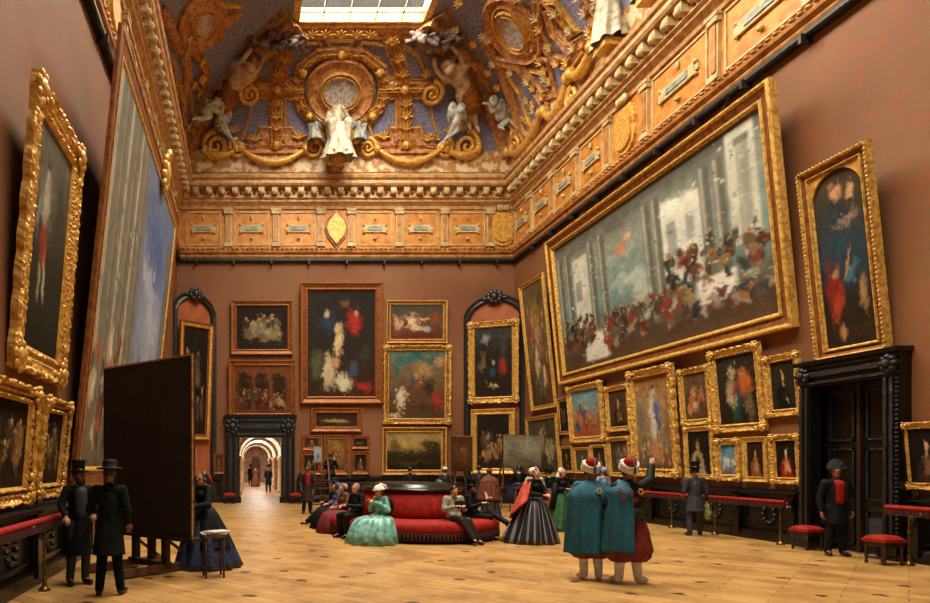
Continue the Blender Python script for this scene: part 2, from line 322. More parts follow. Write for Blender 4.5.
for si, side in enumerate(('back', 'left', 'right')):
    ax, s0, s1 = SIDES[side]
    m = MB()
    sweep(m, side, [(0, FRZ0), (.05, FRZ0), (.05, FRZ1), (0, FRZ1)])
    fr = struct(m, 'trim_%d' % (si+1), M['frieze'])
    m = MB()   # mouldings under the frieze
    sweep(m, side, [(0, 11.12), (.10, 11.12), (.13, 11.2), (.10, 11.26), (.2, 11.34), (.22, 11.42), (.16, 11.46), (.17, 11.55), (.05, 11.6), (0, 11.6)])
    n = int((s1-s0)/.22)
    for i in range(n):
        a = s0+(i+.5)*(s1-s0)/n; m.ell(wp(side, a, .19, 11.5), (.08, .08, .055), 6)
    struct(m, 'lower_moulding', M['frieze_rail'], fr)
    m = MB()
    sweep(m, side, [(0, FRZ1), (.12, FRZ1), (.15, 13.42), (.12, 13.46), (.22, 13.55), (.3, 13.6), (.3, 13.68), (.4, 13.74), (.4, 13.78), (.3, 13.8), (.3, 14.18), (.62, 14.2), (.68, 14.28), (.68, 14.4), (.62, 14.42), (.74, 14.5), (.78, 14.62), (.7, 14.66), (.5, 14.7), (.4, 14.78), (.3, 14.92), (0, 14.92)])
    struct(m, 'cornice', M['cornice'], fr)
    m = MB(); n = int((s1-s0)/.57)
    for i in range(n):
        a = s0+(i+.5)*(s1-s0)/n
        if side == 'back' and (a < s0+.6 or a > s1-.6): continue
        if side != 'back' and a > s1-.6: continue
        boxw(m, side, a, 14.02, .26, .28, .3, .56); m.ell(wp(side, a, .56, 13.93), (.12, .12, .13), 8)
        m.ell(wp(side, a+.285, .34, 14.0), (.07, .07, .12), 6, 1)
    struct(m, 'dentils', [M['cream'], M['gold_brown']], fr)
    # picture rail with brackets
    m = MB(); sweep(m, side, [(0, 10.93), (.16, 10.93), (.2, 10.98), (.2, 11.06), (.16, 11.11), (0, 11.11)])
    for i in range(int((s1-s0)/1.7)):
        a = s0+.9+i*1.7; boxw(m, side, a, 10.92, .08, .2, .0, .26)
    struct(m, 'picture_rail', M['irongrey'], fr)
    for a in pil[side]:
        m = MB(); boxw(m, side, a, 12.45, .30, 1.5, .05, .13); boxw(m, side, a, 12.45, .18, 1.2, .13, .16, 1)
        boxw(m, side, a, 13.18, .40, .16, .05, .2); boxw(m, side, a, 11.7, .40, .14, .05, .19); boxw(m, side, a, 13.28, .46, .08, .05, .22)
        struct(m, 'pilaster', [M['cream'], M['frieze_rail']], fr)
    for a in plq[side]:
        s = 1.0 if a > 21 or side == 'back' else 1.5
        if side == 'left': s = 1
        m = MB(); boxw(m, side, a, 12.45, .95*s, .34, .05, .12); boxw(m, side, a, 12.45, 1.15*s, .16, .05, .10)
        boxw(m, side, a, 12.45, .62*s, .17, .12, .15, 1)
        for sx_ in (-1, 1):
            for sz in (-1, 1): m.ell(wp(side, a+sx_*.5*s, .1, 12.45+sz*.17), .07, 6)
        m.ell(wp(side, a, .1, 12.95), (.06, .06, .14), 6); m.ell(wp(side, a, .1, 12.0), (.09, .09, .07), 6)
        # thin bead frame round the panel
        for dz in (-.74, .74): boxw(m, side, a, 12.45+dz, 1.55*s, .05, .05, .09, 0)
        for dx in (-.77, .77): boxw(m, side, a+dx*s, 12.45, .05, 1.5, .05, .09, 0)
        struct(m, 'plaque', [M['cream'], M['plaqueblue']], fr)
    for a, k in ovals[side]:
        m = MB()
        for j, (ro, d) in enumerate(((.62, .14), (.50, .22))):
            N_ = 4 if k == 'diamond' else 20
            vs = []; 
            for dd in (.05, d):
                for q in range(N_*2 if k == 'diamond' else N_):
                    if k == 'diamond':
                        an = q*pi/4; rr = ro*(1.45 if q % 4 == 2 else (.88 if q % 4 == 0 else .92))
                    else:
                        an = 2*pi*q/N_; rr = ro*(.78+.5*abs(sin(an)))
                    vs.append(wp(side, a+rr*cos(an), dd, 12.45+rr*sin(an)))
            nn = len(vs)//2
            m.add(vs, [(q, (q+1) % nn, nn+(q+1) % nn, nn+q) for q in range(nn)]+[tuple(nn+q for q in range(nn))], j)
        for q in range(4 if k == 'oval' else 0):
            m.ell(wp(side, a+(q-1.5)*.13, .22, 13.35), (.1, .1, .16), 6, 2)
        struct(m, 'medallion', [M['gold_brown'] if k == 'diamond' else M['gold_bright'], M['gold'], M['cream']], fr)
# ---- cove ceiling
TH = R(80)
def cs(t): return (1-cos(t*TH))/(1-cos(TH)), sin(t*TH)/sin(TH)
def cove(side, a, t, off=0.0):
    s, z = cs(t); e = .001; s2, z2 = cs(t+e)
    Dd = DY if side in ('back', 'front') else DX
    ds, dz = (s2-s)*Dd, (z2-z)*(ZS-ZC); L_ = sqrt(ds*ds+dz*dz); n_in, n_z = dz/L_, -ds/L_
    d = .3+(Dd-.3)*s+n_in*off; zz = ZC+(ZS-ZC)*z+n_z*off
    if side == 'back': return Vector((a, YB-d, zz))
    if side == 'right': return Vector((XR-d, a, zz))
    if side == 'left': return Vector((XL+d, a, zz))
    return Vector((a, YF+d, zz))
def cnor(side, t):
    return (cove(side, 0, t, 1)-cove(side, 0, t, 0))
def cpix(side, u, v, off=0.0):
    """pixel -> point on the cove"""
    best = None; lo, hi = 0.0, 1.0
    def vv(t):
        p = cove(side, 0, t)
        if side == 'back': return V0-(p.z-EYE)*F/p.y, p
        return V0-(p.z-EYE)*(u-U0)/p.x, p
    for _ in range(30):
        mid = (lo+hi)/2
        if vv(mid)[0] > v: lo = mid
        else: hi = mid
    t = (lo+hi)/2; p = vv(t)[1]
    a = (u-U0)*p.y/F if side == 'back' else p.x*F/(u-U0)
    return cove(side, a, t, off), cnor(side, t)
m = MB()
def cgrid(side):
    def fn(i, j):
        s, _ = cs(j)
        if side in ('back', 'front'):
            d = .3+(DX-.3)*s; a = (XL+d)+(XR-XL-2*d)*i
        else:
            d = .3+(DY-.3)*s; a = (YF+d)+(YB-YF-2*d)*i
        return cove(side, a, j)
    return fn
for sd in ('back', 'left', 'right', 'front'): m.grid(cgrid(sd), 24, 16)
ceil = struct(m, 'ceiling', M['mosaic'])
# ---- skylight
SX0, SX1, SY0, SY1 = XL+DX, XR-DX, YF+DY, YB-DY
m = MB(); m.box(SX0-.22, SX0+.06, SY0, SY1, ZS-.06, ZS+.5); m.box(SX1-.06, SX1+.22, SY0, SY1, ZS-.06, ZS+.5)
m.box(SX0-.22, SX1+.22, SY1-.06, SY1+.22, ZS-.06, ZS+.5); m.box(SX0-.22, SX1+.22, SY0-.22, SY0+.06, ZS-.06, ZS+.5)
sky = struct(m, 'window_1', M['gold_bright'])
m = MB(); x = SX0+.97
while x < SX1: m.box(x-.02, x+.02, SY0, SY1, ZS, ZS+.05); x += 1.03
y = SY1-.5
while y > SY0: m.box(SX0, SX1, y-.02, y+.02, ZS, ZS+.05); y -= 1.0
struct(m, 'glazing_bars', M['irongrey'], sky)
m = MB(); m.box(SX0, SX1, SY0, SY1, ZS+.06, ZS+.07); struct(m, 'pane', M['pane'], sky)
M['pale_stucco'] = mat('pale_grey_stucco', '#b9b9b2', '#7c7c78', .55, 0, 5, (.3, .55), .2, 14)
# ---- ribs and mouldings modelled on the cove
def rib(mb, side, px, w_=.3, h=.14, mi=0, seg=6, off=0):
    P = []; Nn = []
    for i in range(len(px)-1):
        for k in range(seg + (1 if i == len(px)-2 else 0)):
            f = k/seg; u = px[i][0]*(1-f)+px[i+1][0]*f; v = px[i][1]*(1-f)+px[i+1][1]*f
            p, n = cpix(side, u, v, off); P.append(p); Nn.append(n)
    return mb.strip(P, Nn, w_, h, mi)
def ring(mb, side, cu, cv, ru, rv, w_=.3, h=.16, mi=0, n=28, ang=0, off=0):
    ca, sa = cos(ang), sin(ang)
    P = []; Nn = []
    for k in range(n+1):
        a = 2*pi*k/n; du, dv = ru*cos(a), rv*sin(a)
        p, nn = cpix(side, cu+du*ca-dv*sa, cv+du*sa+dv*ca, off); P.append(p); Nn.append(nn)
    return mb.strip(P, Nn, w_, h, mi)
def patch(mb, side, poly, off=.05, mi=0, cen=None):
    pts = [cpix(side, u, v, off)[0] for u, v in poly]
    c = cen or (sum(p[0] for p in poly)/len(poly), sum(p[1] for p in poly)/len(poly))
    pc = cpix(side, c[0], c[1], off)[0]; n = len(pts)
    mid = [cpix(side, (u+c[0])/2, (v+c[1])/2, off)[0] for u, v in poly]
    fs = [(i, (i+1) % n, n+(i+1) % n, n+i) for i in range(n)]+[(n+i, n+(i+1) % n, 2*n) for i in range(n)]
    return mb.add(pts+mid+[pc], fs, mi, True)
def ellpoly(cu, cv, ru, rv, ang=0, n=24):
    return [(cu+ru*cos(a)*cos(ang)-rv*sin(a)*sin(ang), cv+ru*cos(a)*sin(ang)+rv*sin(a)*cos(ang)) for a in [2*pi*k/n for k in range(n)]]
mirx = lambda L: [(681-x, y) for x, y in L]
# broad ribs crossing the end cove, mirrored about its centre
m = MB()
half = [[(276, 150), (276, 98), (277, 88)], [(277, 88), (281, 66), (287, 52), (291, 36)], [(238, 88), (277, 88), (303, 89)],
        [(247, 143), (262, 141), (264, 134), (288, 134), (290, 141), (312, 143)]]
for L in half:
    rib(m, 'back', L, .62, .2); rib(m, 'back', mirx(L), .62, .2)
octo = [(341, 50), (318, 53), (300, 68), (297, 90), (302, 108), (322, 124), (340, 128)]
rib(m, 'back', octo, .5, .22); rib(m, 'back', mirx(octo), .5, .22)
rib(m, 'back', [(205, 150), (340, 150), (478, 150)], .45, .2, 0, 10)
rib(m, 'back', [(288, 31), (340, 31), (428, 31)], .7, .12, 0, 10)
rb = struct(m, 'cove_ribs', [M['rib']], ceil)
m = MB()
for L in half[:3]:
    rib(m, 'back', L, .16, .3); rib(m, 'back', mirx(L), .16, .3)
rib(m, 'back', [(q[0], q[1]) for q in octo], .1, .3); rib(m, 'back', mirx(octo), .1, .3)
for u_, v_ in ((277, 88), (404, 88), (341, 51), (303, 70), (379, 70), (276, 146), (405, 146), (309, 116), (372, 116)):
    p, n = cpix('back', u_, v_, .2); m.ell(p, .2, 8)
for k in range(16):
    a = 2*pi*k/16; p, n = cpix('back', 340+33*cos(a), 90+33*sin(a)*.98, .12); m.ell(p, .11, 6)
struct(m, 'gilt_beading', M['gold'], ceil)
# gilt borders of the blue panels
m = MB()
PAN = [[(289, 44), (318, 41), (322, 46), (303, 58), (296, 74), (287, 80), (284, 66), (289, 44)], [(252, 97), (270, 97), (270, 137), (243, 139), (249, 118), (252, 97)],
       [(285, 97), (294, 99), (298, 110), (312, 126), (309, 136), (285, 132), (285, 97)], [(264, 55), (279, 44), (275, 68), (270, 80), (252, 80), (264, 55)], [(327, 39), (353, 39), (350, 46), (331, 46), (327, 39)]]
for L in PAN:
    rib(m, 'back', L, .13, .12, 0, 4)
    if L[0][0] < 320: rib(m, 'back', mirx(L), .13, .12, 0, 4)
for L in ([(551, 18), (562, 14), (572, 36), (569, 42), (560, 34), (551, 18)], [(526, 68), (545, 72), (556, 92), (545, 94), (526, 68)], [(508, 72), (521, 92), (532, 124), (520, 116), (508, 72)], [(545, 0), (556, 0), (580, 30), (574, 34), (545, 0)], [(487, 8), (500, 3), (498, 20), (487, 8)]):
    rib(m, 'right', L, .14, .14, 0, 4)
for L in ([(186, 50), (195, 48), (208, 66), (200, 90), (190, 80), (186, 50)], [(162, 60), (172, 62), (176, 100), (170, 100), (162, 60)], [(222, 4), (240, 4), (228, 22), (222, 4)], [(178, 84), (188, 88), (192, 120), (184, 124), (178, 84)]):
    rib(m, 'left', L, .14, .14, 0, 4)
struct(m, 'panel_borders', M['gold'], ceil)
# acanthus and shell ornaments sprinkled along the ribs
m = MB(); rr_ = random.Random(12)
def sprig(side, u, v, s=1.0, mi=0):
    p, n = cpix(side, u, v, .2); e1 = (Vector((0, 0, 1))-n*n.z).normalized(); e2 = n.cross(e1)
    for k in range(5):
        a = (k-2)*.6; d = e1*cos(a)+e2*sin(a); q = p+d*.16*s; m.cap(p, q+d*.1*s+n*.05, .05*s, .025*s, 6, mi)
    m.ell(p+n*.04, .07*s, 6, mi)
for k in range(26):
    a = 2*pi*k/26; sprig('back', 340+44*cos(a), 89+38*sin(a), .9)
for u_, v_ in ((276, 105), (276, 118), (276, 130), (279, 74), (284, 58), (289, 40), (262, 88), (248, 88), (290, 88), (255, 141), (298, 139), (312, 32), (325, 32), (340, 32), (220, 130), (234, 132), (262, 30), (246, 96), (256, 74)):
    sprig('back', u_, v_, 1.1); sprig('back', 681-u_, v_, 1.1)
for k in range(60):
    f = rr_.random(); t = .16+.8*f; s_, _ = cs(t); d = .3+(DY-.3)*s_; y_ = YB-d-1.2-rr_.random()*8
    p = cove('right', y_, t, .1); u_ = U0+p.x*F/p.y; v_ = V0-(p.z-EYE)*F/p.y
    if v_ > -10: sprig('right', u_, v_, 1.0, k % 2)
for k in range(14): sprig('left', 166+rr_.random()*40, 10+rr_.random()*120, 1, k % 2)
struct(m, 'acanthus_sprigs', [M['gold'], M['cream']], ceil)
# scroll-work foot of the cove, cream with gilt reliefs
for side in ('back', 'left', 'right'):
    m = MB(); s0, s1 = (XL, XR) if side == 'back' else (YF, YB)
    NP = 40 if side == 'back' else 60
    def fn(i, j, side=side, s0=s0, s1=s1):
        t = .155*j; d = cs(t)[0]*((DY if side == 'back' else DX)-.3)+.3
        lo = s0+(d if side == 'back' else 0); hi = s1-d
        return cove(side, lo+(hi-lo)*i, t, .06)
    m.grid(fn, NP, 4)
    struct(m, 'scroll_relief', M['floral'], ceil)
# festoons
m = MB()
def festoon(side, a, b, sag, r=.13, mi=0):
    P = []
    for k in range(13):
        f = k/12; u = a[0]*(1-f)+b[0]*f; v = a[1]*(1-f)+b[1]*f+sag*4*f*(1-f)
        P.append(cpix(side, u, v, .28)[0])
    m.tube(P, [r*(.6+.6*sin(pi*k/12)+.12*(k % 2)) for k in range(13)], 8, mi)
    for q in (P[0], P[-1]): m.ell(q, r*1.5, 8, mi)
for a, b, sg in (((240, 149), (305, 150), 15), ((205, 150), (236, 150), 7)):
    festoon('back', a, b, sg); festoon('back', (681-a[0], a[1]), (681-b[0], b[1]), sg)
for a, b, sg in (((513, 150), (548, 112), 16), ((551, 110), (575, 76), 20), ((578, 72), (600, 44), 12)):
    festoon('right', a, b, sg, .16)
struct(m, 'festoons', M['gold'], ceil)
# volutes
m = MB()
def csurf(side, u, v, off=0.0):
    r = cpix('back', u, v, off); q = cpix('left' if u < 340 else 'right', u, v, off)
    return q if 24 < q[0].y < r[0].y else r
def volute(side, u, v, r, w_=1, off=.2):
    P = []
    p0, n = cpix(side, u, v, off); e1 = n.orthogonal().normalized(); e1 = Vector((0, 0, 1))-n*n.z; e1.normalize(); e2 = n.cross(e1)
    for k in range(26):
        a = k*.5; rr = r*(1-k/27)
        P.append(p0+(e1*cos(a)+e2*sin(a)*w_)*rr+n*(.1*k/26))
    m.tube(P, [.16*(1-k/40)*r/.6 for k in range(26)], 8)
for u, v, r in ((216, 147, .62), (238, 149, .42), (314, 149, .42)): volute('back', u, v, r); volute('back', 681-u, v, r, -1)
volute('back', 250, 92, .5); volute('back', 431, 92, .5, -1)
volute('right', 520, 142, .5); volute('right', 578, 105-8, .45)
struct(m, 'volutes', M['gold'], ceil)
# wide bronzed bands down the two corner groins, with figures on them
m = MB()
for sx_ in (0, 1):
    P = []; N_ = []
    for k in range(17):
        t = .1+.9*k/16; s_, _ = cs(t); d = .3+(DX-.3)*s_
        a = XL+d if sx_ == 0 else XR-d
        p = cove('back', a, t, .02); n = (cnor('back', t)+cnor('left' if sx_ == 0 else 'right', t)).normalized()
        P.append(p+n*.02); N_.append(n)
    m.strip(P, N_, 2.3, .22, 0); m.strip(P, N_, .9, .34, 1)
struct(m, 'groin_band', [M['brown_stucco'], M['rib']], ceil)
# side coves: oval medallion, ribs
for side, mu in (('left', 1), ('right', -1)):
    m = MB()
    if side == 'right':
        ring(m, side, 515, 27, 13, 24, .35, .2, 0, 28, R(-36)); ring(m, side, 515, 27, 19, 33, .5, .26, 0, 28, R(-36))
        for L in ([(500, 62), (512, 95), (524, 130), (530, 142)], [(487, 40), (496, 58), (520, 64), (537, 88), (550, 108)], [(549, 8), (556, 30), (572, 48), (586, 40)],
                  [(538, 0), (540, 30), (556, 58), (573, 66), (585, 48)], [(523, 64), (545, 96), (556, 92), (548, 62), (533, 52)], [(585, 0), (598, 22), (610, 34)],
                  [(512, 122), (530, 141), (548, 118)], [(478, 60), (492, 96), (506, 128)]):
            rib(m, side, L, .42, .2)
        u_ = 640
    else:
        ring(m, side, 200, 20, 10, 15, .3, .2, 0, 28, R(30)); ring(m, side, 199, 21, 17, 23, .55, .26, 0, 28, R(30))
        for L in ([(178, 40), (186, 70), (180, 110), (184, 150)], [(160, 10), (176, 46), (192, 48)], [(165, 60), (172, 110), (178, 140)], [(150, 0), (158, 40), (166, 80)],
                  [(192, 46), (205, 70), (199, 100)], [(214, 40), (222, 22), (240, 10)]):
            rib(m, side, L, .4, .2)
    struct(m, 'side_cove_ribs', M['rib'], ceil)
# medallions
m = MB(); patch(m, 'back', ellpoly(340, 90, 18, 18), .3); ring(m, 'back', 340, 90, 18.5, 18.5, .18, .3, 1, 28, 0, .1); ring(m, 'back', 340, 90, 26, 26, .75, .26, 2, 28, 0, .05)
o = m.build('relief_medallion', [M['relief'], M['gold_bright'], M['rib']]); tag(o, 'round white relief medallion in a gilded ring at the centre of the end vault', 'medallion')
m = MB(); patch(m, 'right', ellpoly(515, 27, 11, 21, R(-36)), .26); ring(m, 'right', 515, 27, 12, 22, .2, .34, 1, 28, R(-36))
o = m.build('relief_medallion', [M['relief'], M['gold']]); tag(o, 'oval white relief medallion tilted on the vault above the lit wall', 'medallion')
m = MB(); patch(m, 'left', ellpoly(200, 20, 8, 13, R(30)), .26); ring(m, 'left', 200, 20, 9, 14, .2, .3, 1, 28, R(30))
o = m.build('relief_medallion', [M['relief'], M['gold']]); tag(o, 'oval white relief medallion on the vault above the shaded wall', 'medallion')
# ---------------------------------------------------------------- sculpture on the cove
def remesh(o, vox, sm=2):
    r = o.modifiers.new('r', 'REMESH'); r.mode = 'VOXEL'; r.voxel_size = vox; r.use_smooth_shade = True
    s = o.modifiers.new('s', 'SMOOTH'); s.factor = .5; s.iterations = sm
    return o
def stucco_figure(name, side, hd, sh, pe, kn, ft, arms, mt, label, cat, scale, wing=None, drape=None, off=.45):
    """figure whose joints rest on the vault; every point is a pixel on the vault plus a height off it"""
    P = lambda q, o=off: csurf(side, q[0], q[1], o)[0]
    m = MB(); s = scale
    H, S_, Pe = P(hd, off+.1*s), P(sh), P(pe)
    ax = (S_-Pe).normalized(); n = cpix(side, pe[0], pe[1])[1]; rt = ax.cross(n).normalized()
    m.ell(H, (.115*s, .115*s, .135*s), 12); m.cap(S_, H, .06*s, .06*s)
    m.cap(Pe, Pe+(S_-Pe)*.55, .15*s, .125*s); m.cap(Pe+(S_-Pe)*.5, S_-ax*.04*s, .13*s, .165*s)
    m.cap(S_-rt*.16*s, S_+rt*.16*s, .085*s, .085*s); m.ell(H+n*.1*s, .025*s, 6)
    for i, (k_, f_) in enumerate(zip(kn, ft)):
        sg = -1 if i == 0 else 1; hp = Pe+rt*sg*.085*s; K = P(k_, off+.05); A = P(f_, off-.1)
        m.cap(hp, K, .105*s, .07*s); m.cap(K, A, .068*s, .04*s); m.cap(A, A+n*.1*s-ax*.05*s, .04*s, .03*s)
    for i, (e_, h_) in enumerate(arms):
        sg = -1 if i == 0 else 1; S2 = S_+rt*sg*.17*s; E = P(e_); Hh = P(h_)
        m.cap(S2, E, .062*s, .045*s); m.cap(E, Hh, .046*s, .03*s); m.ell(Hh, .045*s, 8)
    root = empty(name, P(ft[0], 0)); tag(root, label, cat)
    inv = Matrix.Translation(-root.location)
    def fin(mb, nm, mt_, rm=None):
        mb.v = [tuple(inv @ Vector(p)) for p in mb.v]; o = mb.build(nm, mt_, root)
        if rm: remesh(o, rm)
        return o
    fin(m, 'body', mt, .021*s)
    m = MB(); m.ell(H+ax*.03*s-n*.02*s, (.13*s, .13*s, .13*s), 10); fin(m, 'hair', M['brown_stucco'] if mt is M['tan_stucco'] else mt)
    if wing:
        for wg in wing:
            m = MB(); W = P(wg, off+.15); B = S_; ed = (W-B); up = ed.cross(n).normalized()
            vs = []
            for k in range(6):
                f = k/5; c_ = B+ed*f; wd = .6*s*sin(pi*(.15+.75*f)); 
                vs += [c_-up*wd*.35+n*.03, c_+up*wd*.65+n*.03, c_+up*wd*.65-n*.03, c_-up*wd*.35-n*.03]
            fs = [(4*k+j, 4*k+(j+1) % 4, 4*k+4+(j+1) % 4, 4*k+4+j) for k in range(5) for j in range(4)]+[(0,1,2,3), (23,22,21,20)]
            m.add(vs, fs, 0, True); fin(m, 'wing', mt)
    if drape:
        m = MB()
        for a, b, r0, r1 in drape: m.cap(P(a), P(b), r0*s, r1*s)
        fin(m, 'drapery', M['gold_brown'] if mt is M['tan_stucco'] else mt, .05*s)
    return root
stucco_figure('caryatid', 'back', (251, 53), (243, 64), (228, 88), [(222, 104), (228, 106)], [(218, 120), (226, 124)], [((239, 48), (246, 40)), ((260, 58), (263, 50))], M['tan_stucco'],
    'big tan stucco giant with raised arms on the vault corner near the shaded wall', 'sculpture', 2.6, drape=[((230, 84), (225, 102), .17, .2), ((222, 92), (214, 108), .12, .06)])
stucco_figure('caryatid', 'back', (447, 55), (454, 66), (464, 88), [(462, 106), (470, 106)], [(466, 124), (474, 126)], [((434, 62), (433, 52)), ((456, 45), (450, 37))], M['tan_stucco'],
    'big tan stucco giant with raised arms on the vault corner near the lit wall', 'sculpture', 2.6, drape=[((465, 86), (469, 100), .17, .2), ((471, 90), (480, 110), .11, .06)])
for (args, lb) in (
    (((201, 89), (199, 95), (193, 104), [(189, 108), (187, 110)], [(184, 116), (180, 113)], [((205, 97), (211, 95)), ((195, 98), (192, 104))], [(190, 93)]), 'outer grey winged cherub of the pair below the giant over the shaded wall'),
    (((222, 101), (221, 106), (222, 118), [(226, 126), (223, 128)], [(231, 136), (234, 143)], [((217, 102), (213, 95)), ((226, 112), (228, 118))], [(231, 118)]), 'inner grey winged cherub of the pair below the giant over the shaded wall'),
    (((456, 105), (456, 111), (451, 121), [(448, 128), (453, 130)], [(444, 137), (440, 143)], [((463, 108), (473, 98)), ((450, 115), (448, 122))], [(443, 117)]), 'inner grey winged cherub of the pair below the giant over the lit wall'),
    (((489, 95), (492, 102), (499, 111), [(503, 116), (504, 118)], [(510, 119), (514, 121)], [((484, 99), (476, 99)), ((497, 106), (502, 110))], [(504, 103)]), 'outer grey winged cherub of the pair below the giant over the lit wall')):
    hd, sh, pe, kn, ft, ar, wg = args
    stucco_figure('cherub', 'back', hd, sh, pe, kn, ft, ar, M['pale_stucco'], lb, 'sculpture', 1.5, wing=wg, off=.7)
# seated white goddess with two grey children
def seated_statue(name, u, v, H, mt, label, yaw=0):
    p, n = cpix('back', u, v, .1); s = H/1.35
    root = empty(name, (p.x, p.y-.35*s, p.z)); root.rotation_euler = (0, 0, yaw); tag(root, label, 'sculpture')
    m = MB(); 
    m.ell((0, -.05, 1.27), (.1, .1, .13), 12); m.cap((0, 0, 1.0), (0, -.03, 1.2), .05, .05); m.cap((0, 0, .6), (0, 0, .92), .13, .14); m.cap((-.15, 0, .95), (.15, 0, .95), .065, .065)
    m.ell((0, -.155, 1.25), .02, 6)
    for sg in (-1, 1):
        m.cap((sg*.17, 0, .92), (sg*.24, -.08, .68), .055, .042); m.cap((sg*.24, -.08, .68), (sg*.08, -.26, .62+.22*(sg > 0)), .042, .03)
        m.cap((sg*.12, 0, .52), (sg*.17, -.38, .5), .13, .11); m.cap((sg*.17, -.38, .5), (sg*.13, -.3, .06), .1, .06); m.cap((sg*.13, -.3, .05), (sg*.13, -.42, .03), .05, .04)
    m.v = [(x*s*.84, y*s, z*s) for x, y, z in m.v]
    remesh(m.build('body', mt, root), .018*s)
    m = MB()
    def rg(i, j):
        a = 2*pi*i; r = .17+.12*j**1.5; f = 1+.16*j*sin(a*8+j*2); return Vector((cos(a)*r*f*s, (-.24+sin(a)*(.19+.03*j)*f)*s, (.5-.55*j)*s))
    m.grid(rg, 40, 5, closeu=True); m.build('drapery', mt, root)
    m = MB(); m.ell((0, 0, 1.32*s), (.105*s, .11*s, .11*s), 10); m.lathe([(.08*s, 1.38*s), (.09*s, 1.41*s), (.06*s, 1.46*s), (.02*s, 1.48*s)], 12); m.build('hair', mt, root)
    m = MB(); m.box(-.17*s, .17*s, -.05*s, .35*s, .05*s, .42*s); m.ell((0, .05*s, .05*s), (.2*s, .2*s, .12*s), 10); m.build('seat', M['gold'], root)
    return root
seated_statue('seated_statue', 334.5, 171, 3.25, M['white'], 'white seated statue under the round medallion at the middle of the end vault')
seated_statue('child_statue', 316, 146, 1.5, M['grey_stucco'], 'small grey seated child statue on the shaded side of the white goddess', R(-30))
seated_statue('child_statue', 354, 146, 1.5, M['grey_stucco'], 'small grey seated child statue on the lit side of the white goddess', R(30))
# white figures over the right cornice
def wall_statue(y, z, H, label, mt):
    p = wp('right', y, .55, z); root = empty('cornice_statue', p, (0, 0, R(-90))); tag(root, label, 'sculpture'); s = H/1.75
    m = MB(); m.ell((0, -.1, 1.6), (.1, .11, .13), 12); m.cap((0, -.05, 1.4), (0, -.1, 1.55), .06, .06); m.cap((0, 0, 1.0), (0, -.04, 1.3), .16, .17); m.cap((-.17, -.03, 1.36), (.17, -.03, 1.36), .08, .08)
    for sg in (-1, 1):
        m.cap((sg*.2, -.03, 1.35), (sg*.34, -.15, 1.1), .065, .05); m.cap((sg*.34, -.15, 1.1), (sg*.2, -.35, 1.0+.15*sg), .05, .035)
        m.cap((sg*.1, 0, .95), (sg*.14, -.25, .55), .13, .1); m.cap((sg*.14, -.25, .55), (sg*.12, -.12, .08), .1, .06); m.cap((sg*.12, -.12, .06), (sg*.12, -.28, .04), .05, .04)
    m.v = [(a*s, b*s, c*s) for a, b, c in m.v]; remesh(m.build('body', mt, root), .03*s)
    m = MB()
    m.grid(lambda i, j: Vector(((.24+.14*j)*cos(2*pi*i)*(1+.16*j*sin(2*pi*i*8+j*2))*s, (-.1+(.22+.1*j)*sin(2*pi*i)*(1+.16*j*sin(2*pi*i*8+j*2)))*s, (1.0-.98*j)*s)), 64, 8, closeu=True)
    m.ell((0, -.1*s, .98*s), (.24*s, .22*s, .08*s), 12); m.build('drapery', mt, root)
    m = MB(); m.box(-.22*s, .22*s, -.3*s, .2*s, -.12*s, .02*s); m.build('plinth', M['gold'], root)
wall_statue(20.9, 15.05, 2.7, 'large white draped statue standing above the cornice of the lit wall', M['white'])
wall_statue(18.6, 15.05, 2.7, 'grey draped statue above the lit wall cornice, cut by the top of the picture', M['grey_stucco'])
# grey cloud-like shells at the skylight corners
for u, v, lb, q in ((278, 31, 'mottled grey stucco cloud over the raised arms nearest the shaded wall', 1), (436, 30, 'mottled grey stucco cloud over the raised arms nearest the lit wall', -1)):
    p, n = cpix('back', u, v, .35); m = MB()
    for k in range(90):
        cx_ = (random.random()-.5)*3.0; m.ell(Vector((cx_-.4*q, (random.random()-.5)*.6, (random.random()-.5)*.9*(1-abs(cx_)/2)-q*cx_*.12)), (.18+.1*random.random(), .12, .05+.07*random.random()), 8, 0, Matrix.Rotation(random.uniform(-.8, .8), 4, 'Y'))
    o = m.build('stucco_cloud', M['cloud'], None, p); remesh(o, .035, 1); tag(o, lb, 'sculpture')
# ---------------------------------------------------------------- gallery seen through the doorway
GX0, GX1, GY1, GZ = -.75, 2.05, 64.0, 2.2
gc, gr = (GX0+GX1)/2, (GX1-GX0)/2
m = MB(); m.box(GX0-.2, GX1+.2, YB+.6, GY1, -.1, 0); gf = struct(m, 'floor_gallery', M['floor'])
m = MB(); m.box(GX0-.2, GX0, YB+.5, GY1, 0, GZ); struct(m, 'wall_gallery_left', M['pale'])
m = MB(); m.box(GX1, GX1+.2, YB+.5, GY1, 0, GZ); struct(m, 'wall_gallery_right', M['rose'])
m = MB(); m.box(GX0-.2, GX1+.2, GY1, GY1+.2, 0, 4); struct(m, 'wall_gallery_end', M['rose'])
m = MB(); m.box(gc-.45, gc+.45, GY1-.05, GY1+.02, 0, 2.1); m.box(gc-.3, gc+.3, GY1-.05, GY1+.02, 2.1, 2.4); struct(m, 'door_3', M['wood'])
m = MB(); m.grid(lambda i, j: Vector((gc-gr*cos(pi*i), YB+.5+(GY1-YB-.5)*j, GZ+gr*sin(pi*i))), 20, 4)
m.box(GX0-.2, DX0-.05, YB+.5, YB+.55, 0, 4); struct(m, 'ceiling_gallery', M['pale'])
